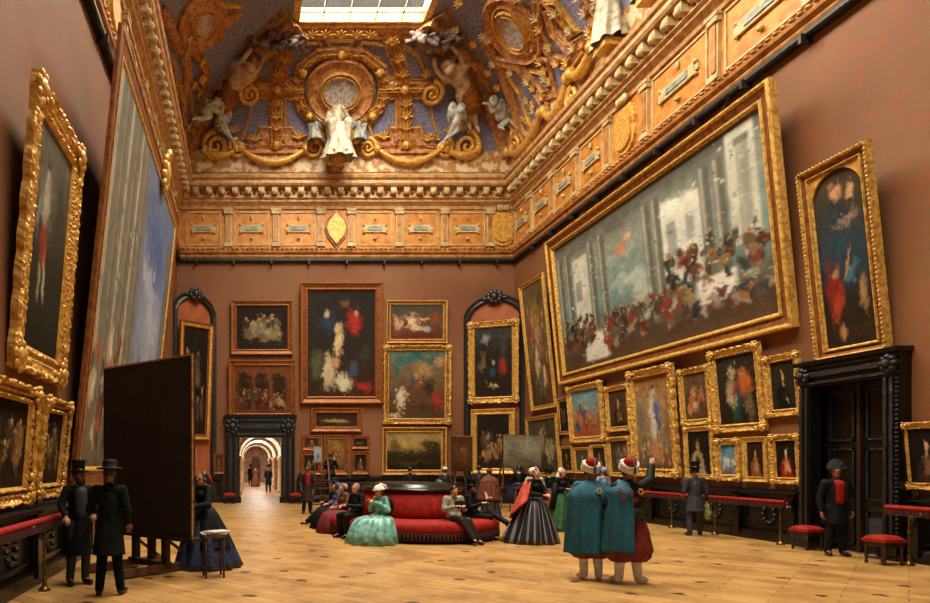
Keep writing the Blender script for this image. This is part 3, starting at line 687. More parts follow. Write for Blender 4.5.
for k, y in enumerate((36, 40.5, 45, 50, 56, 61)):
    a = empty('gallery_arch', (gc, y, 0)); tag(a, 'pale arch on paired columns in the bright gallery, %s from the doorway' % ('first', 'second', 'third', 'fourth', 'fifth', 'last')[k], 'arch', 'gallery arches')
    m = MB(); P = []
    N_ = 20; vs = []
    for i in range(N_+1):
        t = pi*i/N_
        for r, dy in ((gr-.02, -.3), (gr-.24, -.3), (gr-.24, .3), (gr-.02, .3)): vs.append((-r*cos(t), dy, GZ+r*sin(t)))
    m.add(vs, [(4*i+j, 4*i+4+j, 4*i+4+(j+1) % 4, 4*i+(j+1) % 4) for i in range(N_) for j in range(4)]); m.build('arch_ring', M['pale'], a)
    for sx_ in (-1, 1):
        m = MB(); x = sx_*(gr-.2)
        m.lathe([(.15, .03), (.15, .15), (.11, .2), (.10, 1.9), (.12, 1.92), (.17, 2.1), (.17, GZ-.01)], 14, (x, 0, 0)); m.build('column', M['cream'] if k % 2 else M['rose'], a)
for k in range(3):
    y = 38.2+k*10
    area('gallery_fill_lamp', (gc, y, GZ+gr-.08), (0, 0, 0), .9, 3.2, 150, (1, .93, .86))  # added area lamps to brighten the gallery; the vault has no skylight
# framed picture on the gallery wall
def far_picture(y, s, lb):
    m = MB(); m.box(GX1-.07, GX1-.006, y-s, y+s, .95, 2.0); m.box(GX1-.08, GX1-.06, y-s+.12, y+s-.12, 1.07, 1.88, 1)
    o = m.build('framed_painting', [M['gold_bright'], M['brown_stucco']]); tag(o, lb, 'painting', 'gallery pictures')
far_picture(43, 1.5, 'gilt framed picture in the bright gallery, nearest the doorway'); far_picture(53, 2, 'gilt framed picture deeper in the bright gallery beyond the nearest one')
# ---------------------------------------------------------------- doors
def door_frame(name, W, H, fw, loc, rotz):
    """carved black surround; opening W x H, built round x=0, front towards -y"""
    root = empty(name, loc, (0, 0, rotz)); root['kind'] = 'structure'
    m = MB(); d = .22
    for sg in (-1, 1):
        m.box(sg*W/2 if sg > 0 else -W/2-fw, W/2+fw if sg > 0 else -W/2, -d, .3, 0, H, 0)
        for q, (a, b) in enumerate(((.03, .09), (.14, .2))):
            x = sg*(W/2+a*fw/.27); x2 = sg*(W/2+b*fw/.27); m.box(min(x, x2), max(x, x2), -d-.06, -d, .3, H, 1)
        n = int(H/.09)
        for k in range(n): m.ell((sg*(W/2+fw*.86), -d-.01, .3+(k+.5)*(H-.3)/n), (.035, .04, .035), 6, 1)
        m.box(sg*(W/2+fw/2)-fw*.62, sg*(W/2+fw/2)+fw*.62, -d-.1, 0, 0, .28)
    m.box(-W/2-fw, W/2+fw, -d, .3, H, H+fw*1.5)
    for z0, z1 in ((.05, .1), (.2, .3), (.36, .4)): m.box(-W/2-fw, W/2+fw, -d-.06, -d, H+z0*fw*3.4, H+z1*fw*3.4, 1)
    m.box(-W/2-fw*1.15, W/2+fw*1.15, -d-.1, .0, H+fw*1.5, H+fw*1.5+.09)
    m.build('surround', [M['black'], M['blackcarve']], root)
    for sg in (-1, 1):
        m = MB(); cx = sg*(W/2+fw*.5); cz = H+fw*.8
        for k in range(8):
            a = k*pi/4; m.ell((cx+fw*.38*cos(a), -d-.06, cz+fw*.42*sin(a)), (fw*.2, .08, fw*.2), 8)
        m.ell((cx, -d-.1, cz), (fw*.28, .1, fw*.28), 10); m.build('corner_boss', M['blackcarve'], root)
    return root
d1 = door_frame('door_1', DX1-DX0, DH, .62, ((DX0+DX1)/2, YB, 0), 0)
d2 = door_frame('door_2', DY1-DY0, D2H, .30, (XR, (DY0+DY1)/2, 0), R(-90))
W2 = DY1-DY0
for sg in (-1, 1):
    m = MB(); x0, x1 = (-W2/2, -.03) if sg < 0 else (.03, W2/2)
    m.box(x0, x1, .1, .18, .02, D2H)
    for z0, z1 in ((.15, .9), (1.05, 2.1), (2.25, 3.25)):
        m.box(x0+.1, x1-.1, .07, .1, z0, z0+.04, 1); m.box(x0+.1, x1-.1, .07, .1, z1-.04, z1, 1); m.box(x0+.1, x0+.14, .07, .1, z0, z1, 1); m.box(x1-.14, x1-.1, .07, .1, z0, z1, 1)
    lf = m.build('door_leaf', [M['black'], M['blackcarve']], d2)
    if sg > 0:
        m = MB(); m.box(x0+.14, x1-.14, .085, .1, .2, .72); m.build('daylight_patch', M['grey_cloth'], lf)  # grey slab standing in for a patch of daylight low in the doorway
m = MB(); m.box(-.035, .035, .04, .2, .02, D2H); m.build('meeting_stile', M['wood_dark'], d2)
# ---------------------------------------------------------------- black dado, handrail, stools
def dado(name, side, a0, a1):
    m = MB(); L = a1-a0
    sweep(m, side, [(0, 0), (.16, 0), (.16, .2), (.12, .24), (.06, .26), (.06, .95), (.14, 1.0), (.2, 1.06), (.2, 1.12), (.1, 1.16), (.1, 1.2), (0, 1.2)], 0, a0, a1)
    n = max(1, round(L/1.7)); st = L/n
    root = struct(m, name, M['black'])
    m = MB()
    for i in range(n):
        c = a0+(i+.5)*st; w_ = st-.36
        for z in (.34, .88): boxw(m, side, c, z, w_, .04, .06, .1)
        for dx in (-w_/2, w_/2): boxw(m, side, c+dx, .61, .04, .56, .06, .1)
        for k in range(10):
            an = 2*pi*k/10; m.ell(wp(side, c+.17*cos(an), .08, .61+.2*sin(an)), (.05, .05, .05), 6, 1)
    struct(m, 'dado_panel', [M['black'], M['blackcarve']], root)
    m = MB()
    for i in range(n+1):
        c = min(max(a0+i*st, a0+.1), a1-.1); boxw(m, side, c, .6, .17, 1.0, .06, .2)
        boxw(m, side, c, .95, .2, .1, .06, .25); m.ell(wp(side, c, .2, .8), (.07, .07, .13), 6, 1); m.lathe([(.05, 0), (.05, .05), (.02, .08), (.04, .12), (.01, .17)], 8, wp(side, c, .12, 1.19))
    struct(m, 'dado_pilaster', [M['black'], M['blackcarve']], root)
    return root
dado('baseboard_right', 'right', DY1+.45, YB-.1)
dado('baseboard_left', 'left', YF, YB-.2)
dado('baseboard_front_right', 'right', YF, DY0-.42)
dado('baseboard_back', 'back', DX1+.72, XR-.2)
dado('baseboard_back_left', 'back', XL+.2, DX0-.72)
def handrail(side, a0, a1, posts, label, d=.45, z=.94, mt=None, bw=.06):
    p0 = wp(side, (a0+a1)/2, d, 0); root = empty('velvet_handrail', p0); tag(root, label, 'handrail')
    def fin(mb, nm, mt_, par=None):
        mb.v = [tuple(Vector(q)-p0) for q in mb.v]; return mb.build(nm, mt_, par or root)
    m = MB(); n = 40; prof = []
    for i in range(n+1):
        a = a0+(a1-a0)*i/n
        for k in range(10):
            an = 2*pi*k/10; prof.append(wp(side, a, d+bw*cos(an), z+.045*sin(an)))
    m.add(prof, [(10*i+k, 10*i+(k+1) % 10, 10*i+10+(k+1) % 10, 10*i+10+k) for i in range(n) for k in range(10)]+[tuple(range(10)), tuple(10*n+k for k in range(10))], 0, True)
    fin(m, 'padded_rail', mt or M['velvet'])
    m = MB(); nn = int((a1-a0)/.05)
    for i in range(nn): boxw(m, side, a0+(i+.5)*(a1-a0)/nn, z-.09, .03, .1, d+bw*.85, d+bw*.95)
    fin(m, 'fringe', mt or M['darkred'])
    for a in posts:
        b = wp(side, a, d, 0); m = MB(); post_ = None
        m.lathe([(.085, 0), (.085, .025), (.05, .05), (.028, .1), (.04, .16), (.02, .2), (.016, .55), (.03, .58), (.016, .62), (.016, z-.12), (.03, z-.1), (.02, z-.04)], 12, b); post_ = fin(m, 'post', M['brass'])
        m = MB(); q = wp(side, a, d-.02, z-.3); e = wp(side, a, .1, z-.18)
        mid = (q+e)/2+Vector((0, 0, .12)); m.tube([q, (q+mid)/2+Vector((0, 0, .05)), mid, (mid+e)/2+Vector((0, 0, -.03)), e], .014, 6); m.ell(mid, .04, 8); fin(m, 'bracket', M['brass'], post_)
    return root
handrail('right', 14.4, 29, [14.55, 16.6, 18.3, 20, 21.7, 23.4, 25.1, 26.8, 28.5], 'long red velvet handrail on brass posts along the lit wall below the small paintings', .38)
handrail('right', 8.5, 12.0, [11.6, 9.9], 'red fringed velvet handrail beyond the black door towards the picture edge', .5, 1.0)
handrail('left', 4.0, 10.4, [9.3, 7.2], 'red velvet handrail along the shaded wall under the small gilt frames', .4, 1.0)
handrail('back', DX1+1.0, 9.6, [3.2, 5.2, 7.2, 9.2], 'dark handrail below the paintings of the end wall', .4, .9, M['darkred'])
def stool(x, y, label, s=.5, h=.5, rz=0):
    root = empty('velvet_stool', (x, y, 0), (0, 0, rz)); tag(root, label, 'stool')
    m = MB(); m.grid(lambda i, j: Vector(((i-.5)*s, (j-.5)*s, h-.07+.07*(1-(2*i-1)**6)*(1-(2*j-1)**6))), 10, 10); m.box(-s/2, s/2, -s/2, s/2, h-.12, h-.065); m.build('cushion', M['velvet'], root)
    m = MB(); m.box(-s/2+.02, s/2-.02, -s/2+.02, s/2-.02, h-.2, h-.12); m.build('seat_frame', M['wood_dark'], root)
    for sx_ in (-1, 1):
        for sy_ in (-1, 1):
            m = MB(); m.lathe([(.02, 0), (.03, .03), (.018, .07), (.032, .16), (.02, .22), (.03, .3), (.03, h-.2)], 10, (sx_*(s/2-.05), sy_*(s/2-.05), 0)); m.build('leg', M['wood_dark'], root)
    m = MB()
    for sx_ in (-1, 1): m.box(sx_*(s/2-.05)-.015, sx_*(s/2-.05)+.015, -s/2+.05, s/2-.05, .1, .14)
    m.box(-s/2+.05, s/2-.05, -.015, .015, .1, .14); m.build('stretcher', M['wood_dark'], root)
stool(11.6, 13.72, 'red velvet stool on turned legs at the near end of the long handrail', .42, .5, R(5))
stool(11.3, 11.75, 'red velvet stool at the side of the black door nearer the picture edge', .42, .52, R(4))
stool(-.85, 29.2, 'small dark red stool against the end wall between shaded corner and doorway', .5, .48)
stool(2.05, 29.2, 'small dark red stool just behind the guard at the bright doorway', .5, .48)
# ---------------------------------------------------------------- paintings
class Pic:
    """a picture surface: colours laid down by brush-like patches, u across, v down"""
    def __init__(s, nx, ny):
        nx, ny = int(nx*1.7), int(ny*1.7); s.nx, s.ny = nx, ny
        s.U, s.V = np.meshgrid(np.linspace(0, 1, nx+1), np.linspace(0, 1, ny+1)); s.a = np.zeros((ny+1, nx+1, 3))
    def grad(s, stops):
        vs = [q[0] for q in stops]; cs_ = np.array([lin(q[1]) for q in stops])
        for k in range(3): s.a[:, :, k] = np.interp(s.V, vs, cs_[:, k])
        return s
    def mix(s, w_, c):
        s.a = s.a*(1-w_[..., None])+np.array(lin(c))*w_[..., None]; return s
    def blob(s, cx, cy, rx, ry, c, ang=0, soft=.6, al=.92):
        if not hasattr(s, 'wu'):
            r = np.random.RandomState(s.nx*31+s.ny)
            def field(q):
                g = r.rand(s.ny//q+3, s.nx//q+3)-.5; yi = np.arange(s.ny+1)/q; xi = np.arange(s.nx+1)/q; y0, x0 = yi.astype(int), xi.astype(int); fy, fx = (yi-y0)[:, None], (xi-x0)[None, :]
                return g[np.ix_(y0, x0)]*(1-fy)*(1-fx)+g[np.ix_(y0+1, x0)]*fy*(1-fx)+g[np.ix_(y0, x0+1)]*(1-fy)*fx+g[np.ix_(y0+1, x0+1)]*fy*fx
            s.wu = sum(field(q)*k for q, k in ((9, .10), (4, .075), (2, .05))); s.wv = sum(field(q)*k for q, k in ((9, .10), (4, .075), (2, .05)))
        wk = min(1, max(rx, ry)*4.5)
        x, y = s.U-cx+s.wu*wk, s.V-cy+s.wv*wk; ca, sa = cos(R(ang)), sin(R(ang)); X, Y = (x*ca+y*sa)/rx, (-x*sa+y*ca)/ry
        d = np.sqrt(X*X+Y*Y); return s.mix(np.clip((1-d)/soft, 0, 1)*al, c)
    def rect(s, x0, x1, y0, y1, c, al=1, sf=.01):
        w_ = np.clip((s.U-x0)/sf+.5, 0, 1)*np.clip((x1-s.U)/sf+.5, 0, 1)*np.clip((s.V-y0)/sf+.5, 0, 1)*np.clip((y1-s.V)/sf+.5, 0, 1)
        return s.mix(w_*al, c)
    def crowd(s, x0, x1, y0, y1, n, cols, w_, h, rnd):
        for _ in range(n):
            x = rnd.uniform(x0, x1); y = rnd.uniform(y0, y1); k = rnd.uniform(.7, 1.3)
            s.blob(x, y, w_*k, h*k, rnd.choice(cols), rnd.uniform(-25, 25), .5, .95)
            if rnd.random() < .6: s.blob(x, y-h*k, w_*.45, w_*.45, '#b98a60', 0, .5, .9)
        return s
    def noise(s, amt, seed=1):
        r = np.random.RandomState(seed); rd = random.Random(seed)
        big = s.nx*s.ny > 9000
        for _ in range(700 if big else 330):
            x, y = rd.random(), rd.random(); q = .05 if big else .09
            c = s.a[min(s.ny, max(0, int((y+rd.uniform(-q, q))*s.ny))), min(s.nx, max(0, int((x+rd.uniform(-q, q))*s.nx)))]*rd.uniform(.72 if big else .55, 1.2 if big else 1.5)
            k = .28 if big else .8
            s.blob(x, y, k*rd.uniform(.02, .06), k*rd.uniform(.01, .035), tuple(float(z) for z in c), rd.uniform(0, 180), .5, .8)
        for q, f in ((4, .5), (10, .3), (1, .25)):
            g = r.rand(s.ny//q+2, s.nx//q+2); yi = (np.arange(s.ny+1)/q); xi = (np.arange(s.nx+1)/q)
            y0, x0 = yi.astype(int), xi.astype(int); fy, fx = (yi-y0)[:, None], (xi-x0)[None, :]
            y1, x1 = np.minimum(y0+1, g.shape[0]-1), np.minimum(x0+1, g.shape[1]-1)
            n_ = g[np.ix_(y0, x0)]*(1-fy)*(1-fx)+g[np.ix_(y1, x0)]*fy*(1-fx)+g[np.ix_(y0, x1)]*(1-fy)*fx+g[np.ix_(y1, x1)]*fy*fx
            s.a *= (1+(n_[..., None]-.5)*2*amt*f)
        return s
def canvas_mat():
    m = bpy.data.materials.new('oil_paint'); m.use_nodes = True; nt = m.node_tree; N = nt.nodes; L = nt.links
    b = N['Principled BSDF']; b.inputs['Roughness'].default_value = .6; b.inputs['Specular IOR Level'].default_value = .1
    a = N.new('ShaderNodeVertexColor'); a.layer_name = 'paint'; L.new(a.outputs[0], b.inputs['Base Color'])
    return m
M['oil'] = canvas_mat()
def canvas_obj(name, pic, x0, x1, z0, z1, y, parent, arch=False):
    mb = MB(); nx, ny = pic.nx, pic.ny
    vs = [(x0+(x1-x0)*i/nx, y, z1-(z1-z0)*j/ny) for j in range(ny+1) for i in range(nx+1)]
    mb.add(vs, [(j*(nx+1)+i, (j+1)*(nx+1)+i, (j+1)*(nx+1)+i+1, j*(nx+1)+i+1) for j in range(ny) for i in range(nx)])
    o = mb.build(name, M['oil'], parent)
    ca = o.data.color_attributes.new('paint', 'FLOAT_COLOR', 'POINT')
    c = np.ones((len(vs), 4)); c[:, :3] = np.clip(pic.a.reshape(-1, 3), 0, 1); ca.data.foreach_set('color', c.ravel())
    return o
PLAIN = [(0, 0), (0, .8), (.06, 1), (.16, 1), (.22, .8), (.3, .74), (.68, .45), (.74, .5), (.78, .72), (.86, .72), (.92, .4), (1, .3), (1, 0)]
def frame_obj(parent, W, H, fw, D, style, gold, band, lip=None):
    mb = MB(); npf = len(PLAIN); seg = .045 if style == 'ornate' else 1e9
    corners = [(-W/2, 0), (W/2, 0), (W/2, H), (-W/2, H)]; inn = [(1, 1), (-1, 1), (-1, -1), (1, -1)]
    loops = []; s_ = 0; rnd = random.Random(int(W*1000+H*77))
    for k in range(4):
        a, b = corners[k], corners[(k+1) % 4]; ia, ib = inn[k], inn[(k+1) % 4]; L_ = abs(b[0]-a[0])+abs(b[1]-a[1]); n = max(1, min(110, int(L_/seg))) if seg < 1e8 else 1
        dx, dz = (b[0]-a[0])/L_, (b[1]-a[1])/L_; nx, nz = dz, -dx      # outward
        for i in range(n):
            f = i/n; row = []; ph = f*L_
            cf = min(f, 1-f)*L_; 
            for j, (q, h) in enumerate(PLAIN):
                x = a[0]+ia[0]*q*fw+((b[0]+ib[0]*q*fw)-(a[0]+ia[0]*q*fw))*f; z = a[1]+ia[1]*q*fw+((b[1]+ib[1]*q*fw)-(a[1]+ia[1]*q*fw))*f
                y = -h*D
                if style == 'ornate' and 0 < i:
                    if j <= 3:
                        wob = fw*.12*(abs(sin(ph*pi/(fw*1.3)))-.4)+fw*.05*(rnd.random()-.5); x += nx*wob; z += nz*wob
                    if 1 <= j <= 10: y -= D*.24*(rnd.random()-.35)*(1.2 if j in (2, 3, 5, 8, 9) else .5)
                row.append((x, y, z))
            loops.append(row)
    n = len(loops); vs = [p for r in loops for p in r]
    for i in range(n):
        for j in range(npf-1):
            i2 = (i+1) % n
            mb.add([], []); mb.f.append((i*npf+j, i*npf+j+1, i2*npf+j+1, i2*npf+j)); mb.m.append(1 if 5 <= j <= 6 else (2 if j >= 8 else 0)); mb.sm.append(False)
    mb.v = [tuple(p) for p in vs]
    fi = mb
    if style in ('bead', 'ornate') and W > .5:
        sp = .085 if W*H > 3 else .07
        for q, r_ in (((.5, .026),) if style == 'ornate' else ((.11, .035), (.82, .02))):
            r_ = r_*min(1.3, fw/.22)
            w_, h_ = W-2*q*fw, H-2*q*fw
            for L_, fn in ((w_, lambda t: (-w_/2+t, q*fw)), (w_, lambda t: (-w_/2+t, H-q*fw)), (h_, lambda t: (-W/2+q*fw, q*fw+t)), (h_, lambda t: (W/2-q*fw, q*fw+t))):
                nb = min(90, int(L_/sp))
                for i in range(nb):
                    x, z = fn((i+.5)*L_/nb); fi.ell((x, -D*(.95 if q < .3 else .6), z), (r_*1.0, r_, r_*1.0), 5, 0)
    o = fi.build('frame', [gold, band, lip or gold], parent)
    mb = MB(); mb.box(-W/2+fw*.3, W/2-fw*.3, -.012, 0, fw*.3, H-fw*.3); mb.build('backboard', M['wood_dark'], parent)
    if style == 'ornate':
        for (cx, cz) in corners:
            mb = MB(); sx_ = -1 if cx > 0 else 1; sz = -1 if cz > 0 else 1; px, pz = cx+sx_*fw*.42, cz+sz*fw*.42
            mb.ell((px, -D*1.05, pz), (fw*.36, D*.45, fw*.36), 8)
            for k in range(7):
                a = k*2*pi/7+.3; mb.ell((px+fw*.45*cos(a), -D*.95, pz+fw*.45*sin(a)), (fw*.2, D*.35, fw*.2), 6)
            for q in (1, 2):
                mb.ell((px+sx_*fw*.55*q, -D*(1.02-.1*q), pz-sz*fw*.08), (fw*.3, D*.3, fw*.2), 6); mb.ell((px-sx_*fw*.08, -D*(1.02-.1*q), pz+sz*fw*.55*q), (fw*.2, D*.3, fw*.3), 6)
            mb.build('corner_ornament', gold, o)
    return o
def hang(label, loc, rotz, tilt, W, H, fw, style, pic, gold='gold', band='gold', D=None, group=None, arch=False, rods=False, lip=None):
    root = empty('framed_painting', loc); root.rotation_euler = (tilt, 0, rotz); tag(root, label, 'painting', group)
    D = D or max(.07, min(.22, fw*.55))
    frame_obj(root, W, H, fw, D, style, M[gold], M[band], M[lip] if lip else None)
    canvas_obj('canvas', pic, -W/2+fw*.95, W/2-fw*.95, fw*.95, H-fw*.95, -.03, root)
    if arch:   # gilt spandrels making the picture round-topped
        mb = MB(); w_ = W/2-fw*.97; zt = H-fw*.97; zc = zt-w_*1.02; n = 12
        for sg in (-1, 1):
            pts = [(sg*w_*cos(pi/2*i/n), zc+w_*1.0*sin(pi/2*i/n)) for i in range(n+1)]
            vs = [(sg*w_, -.07, zt)]+[(x, -.07, z) for x, z in pts]+[(x, -.03, z) for x, z in pts]
            mb.add(vs, [(0, i+1, i+2) for i in range(n)]+[(i+1, i+2, n+3+i, n+2+i) for i in range(n)])
        mb.build('spandrel', M['gold'], root)
    if rods:
        for sx_ in (-.32, .32):
            mb = MB(); a = Vector((sx_*W, -.04, H*.97)); inv = (Matrix.Rotation(tilt, 3, 'X')).inverted()
            b = inv @ Vector((0, 0, 0)); g = Matrix.Rotation(tilt, 3, 'X') @ a; wall_pt = inv @ Vector((sx_*W, -.02, ZR-loc[2]))
            mb.rod(a, wall_pt, .012, 6); mb.build('hanging_wire', M['irongrey'], root)
    return root
def fit_side(side, TL, TR, BR, BL, off=.012):
    Xw = XR-off if side == 'right' else XL+off; near_b, near_t, far_b, far_t = (BR, TR, BL, TL) if side == 'right' else (BL, TL, BR, TR)
    Yn = Xw*F/(near_b[0]-U0); Yf = Xw*F/(far_b[0]-U0)
    zb = (EYE+(V0-near_b[1])*Yn/F+EYE+(V0-far_b[1])*Yf/F)/2; zt = (EYE+(V0-near_t[1])*Yn/F+EYE+(V0-far_t[1])*Yf/F)/2
    xt = ((near_t[0]-U0)*Yn/F+(far_t[0]-U0)*Yf/F)/2
    lean = max(.02, abs(Xw)-abs(xt)); lean = min(lean, .14*(zt-zb))
    H = sqrt(lean*lean+(zt-zb)**2)
    return (Xw, (Yn+Yf)/2, zb), R(-90) if side == 'right' else R(90), math.atan2(lean, zt-zb), Yf-Yn, H
def fit_back(l, t, r, b, tilt=1.5):
    Y = YB-.05; p = at((l+r)/2, b, Y); return (p.x, Y, p.z), 0, R(tilt), (r-l)*Y/F, (b-t)*Y/F
def seedr(s): return random.Random(s)
def figures(nx, ny, bg, cols, n, seed, extra=()):
    p = Pic(nx, ny).grad(bg); rnd = seedr(seed)
    for _ in range(8): p.blob(rnd.random(), rnd.random(), .25, .2, rnd.choice([q[1] for q in bg]), rnd.uniform(0, 90), .9, .6)
    p.crowd(.15, .85, .35, .8, n, cols, .09, .13, rnd)
    for e in extra: p.blob(*e)
    return p.noise(.5, seed)
def portrait(seed, bg, coat, lightc=None, face='#c0906a', hx_=.5):
    rnd = seedr(seed); p = Pic(26, 32).grad([(0, bg), (1, bg)]); p.blob(.3, .3, .5, .4, bg, 0, .8, .4)
    p.blob(hx_, .95, .36, .5, coat, 0, .3); p.blob(hx_, .62, .22, .22, coat, 0, .3)
    if lightc: p.blob(hx_+.02, .72, .13, .22, lightc, 10, .5)
    p.blob(hx_, .47, .05, .08, face); p.blob(hx_, .30, .125, .15, '#2a1a10', 0, .4); p.blob(hx_, .33, .085, .115, face, 0, .4); p.blob(hx_+.12, .8, .08, .05, face, 20, .5, .8)
    return p.noise(.35, seed)
DK = [(0, '#241c16'), (.5, '#1c1510'), (1, '#2a1c12')]
# ---- lit wall
p = Pic(132, 84).grad([(0, '#6b6a60'), (.25, '#7f8478'), (.55, '#6f8783'), (.75, '#5c6157'), (.9, '#4c3a2c'), (1, '#54402e')])
rnd = seedr(3)
p.rect(0, 1, 0, .10, '#4a4840', .8, .1); p.blob(.2, .02, .5, .14, '#5b5850', 4, .6)
p.rect(.12, .22, .18, .7, '#c2c0b2', .9); p.rect(.60, .78, .2, .68, '#c8c6ba', .9); p.rect(.64, .68, .3, .5, '#7b8280', .8); p.rect(.72, .75, .3, .45, '#7b8280', .8); p.rect(.13, .17, .35, .5, '#7f827a', .8)
p.rect(.88, .97, .02, .6, '#c3c0b0', .8); p.blob(.68, .22, .1, .06, '#d2d0c4'); p.blob(.46, .5, .13, .06, '#c9ccc0', -10, .8, .5); p.blob(.4, .3, .16, .05, '#a9b1a6', 10, .9, .5); p.blob(.5, .62, .06, .12, '#b9b8aa', 0, .5, .6)
for x in (.03, .085, .245, .31, .555, .60, .80, .85, .93): p.rect(x-.02, x+.02, .08, .78, '#5c5a52' if x < .9 else '#8f8c7e', .95); p.rect(x-.016, x-.004, .1, .76, '#9c9a8c', .9); p.rect(x-.024, x+.024, .07, .11, '#6a6960', .9)
p.rect(.16, .30, .76, .96, '#cfccc0', .95, .02); p.rect(.74, .88, .70, .84, '#d8d4c8', .95, .02); p.rect(.46, .74, .74, .80, '#b9b6aa', .6, .02)
p.crowd(.03, .22, .62, .84, 50, ['#3a2218', '#51301d', '#6b3a22', '#2a2620', '#54503c'], .014, .045, rnd)
p.crowd(.28, .74, .68, .88, 90, ['#5c2418', '#7c3222', '#343c38', '#8c7c5c', '#5a4c2c', '#2c2620', '#4a3c30', '#6c5434', '#3c2c20'], .016, .05, rnd)
p.crowd(.62, .98, .5, .72, 70, ['#5c2418', '#4a2a1c', '#2f3c38', '#7c6038', '#2c2620', '#544c3c', '#7c3c28', '#362a20'], .015, .045, rnd)
p.crowd(.72, .99, .8, .92, 22, ['#8c5a2c', '#8c8478', '#5a3422', '#2c343c'], .018, .05, rnd)
p.blob(.42, .28, .035, .05, '#b9785a', 20, .5); p.blob(.46, .23, .03, .03, '#c99a7a', 0, .5); p.noise(.3, 3)
loc, rz, tl, W, H = fit_side('right', (549, 241.6), (775, 78), (800, 325), (563, 386))
hang('enormous gilt-framed canvas of a pale colonnaded banquet high on the lit wall', loc, rz, tl, W, H, .42, 'plain', p, 'gold_bright', 'gold_brown', D=.2, rods=True)
p = Pic(40, 90).grad([(0, '#4a3a2a'), (.25, '#3a342c'), (.5, '#2c3a44'), (.75, '#2a2018'), (1, '#2e2014')])
for e in ((.45, .12, .16, .07, '#b98a62'), (.72, .15, .1, .05, '#c09468'), (.4, .25, .35, .06, '#20343c'), (.6, .3, .3, .05, '#7c6a5c', -8), (.5, .42, .4, .07, '#2c3e4c'), (.25, .65, .2, .16, '#7a2018', 15), (.3, .78, .2, .1, '#9c3a24', -30), (.3, .57, .1, .04, '#a87850'), (.62, .6, .18, .05, '#3e6a78', -20), (.8, .72, .1, .14, '#96744c', 15), (.55, .55, .15, .03, '#b08058', -50), (.35, .92, .1, .05, '#a87850'), (.75, .9, .15, .05, '#3c2c1c')): p.blob(*e)
p.noise(.4, 8); loc, rz, tl, W, H = fit_side('right', (800, 177), (875, 137), (894, 348), (822, 362))
hang('tall gilt-framed round-topped painting above the black carved door', loc, rz, tl, W, H, .22, 'bead', p, 'gold_bright', 'gold_brown', arch=True, D=.16)
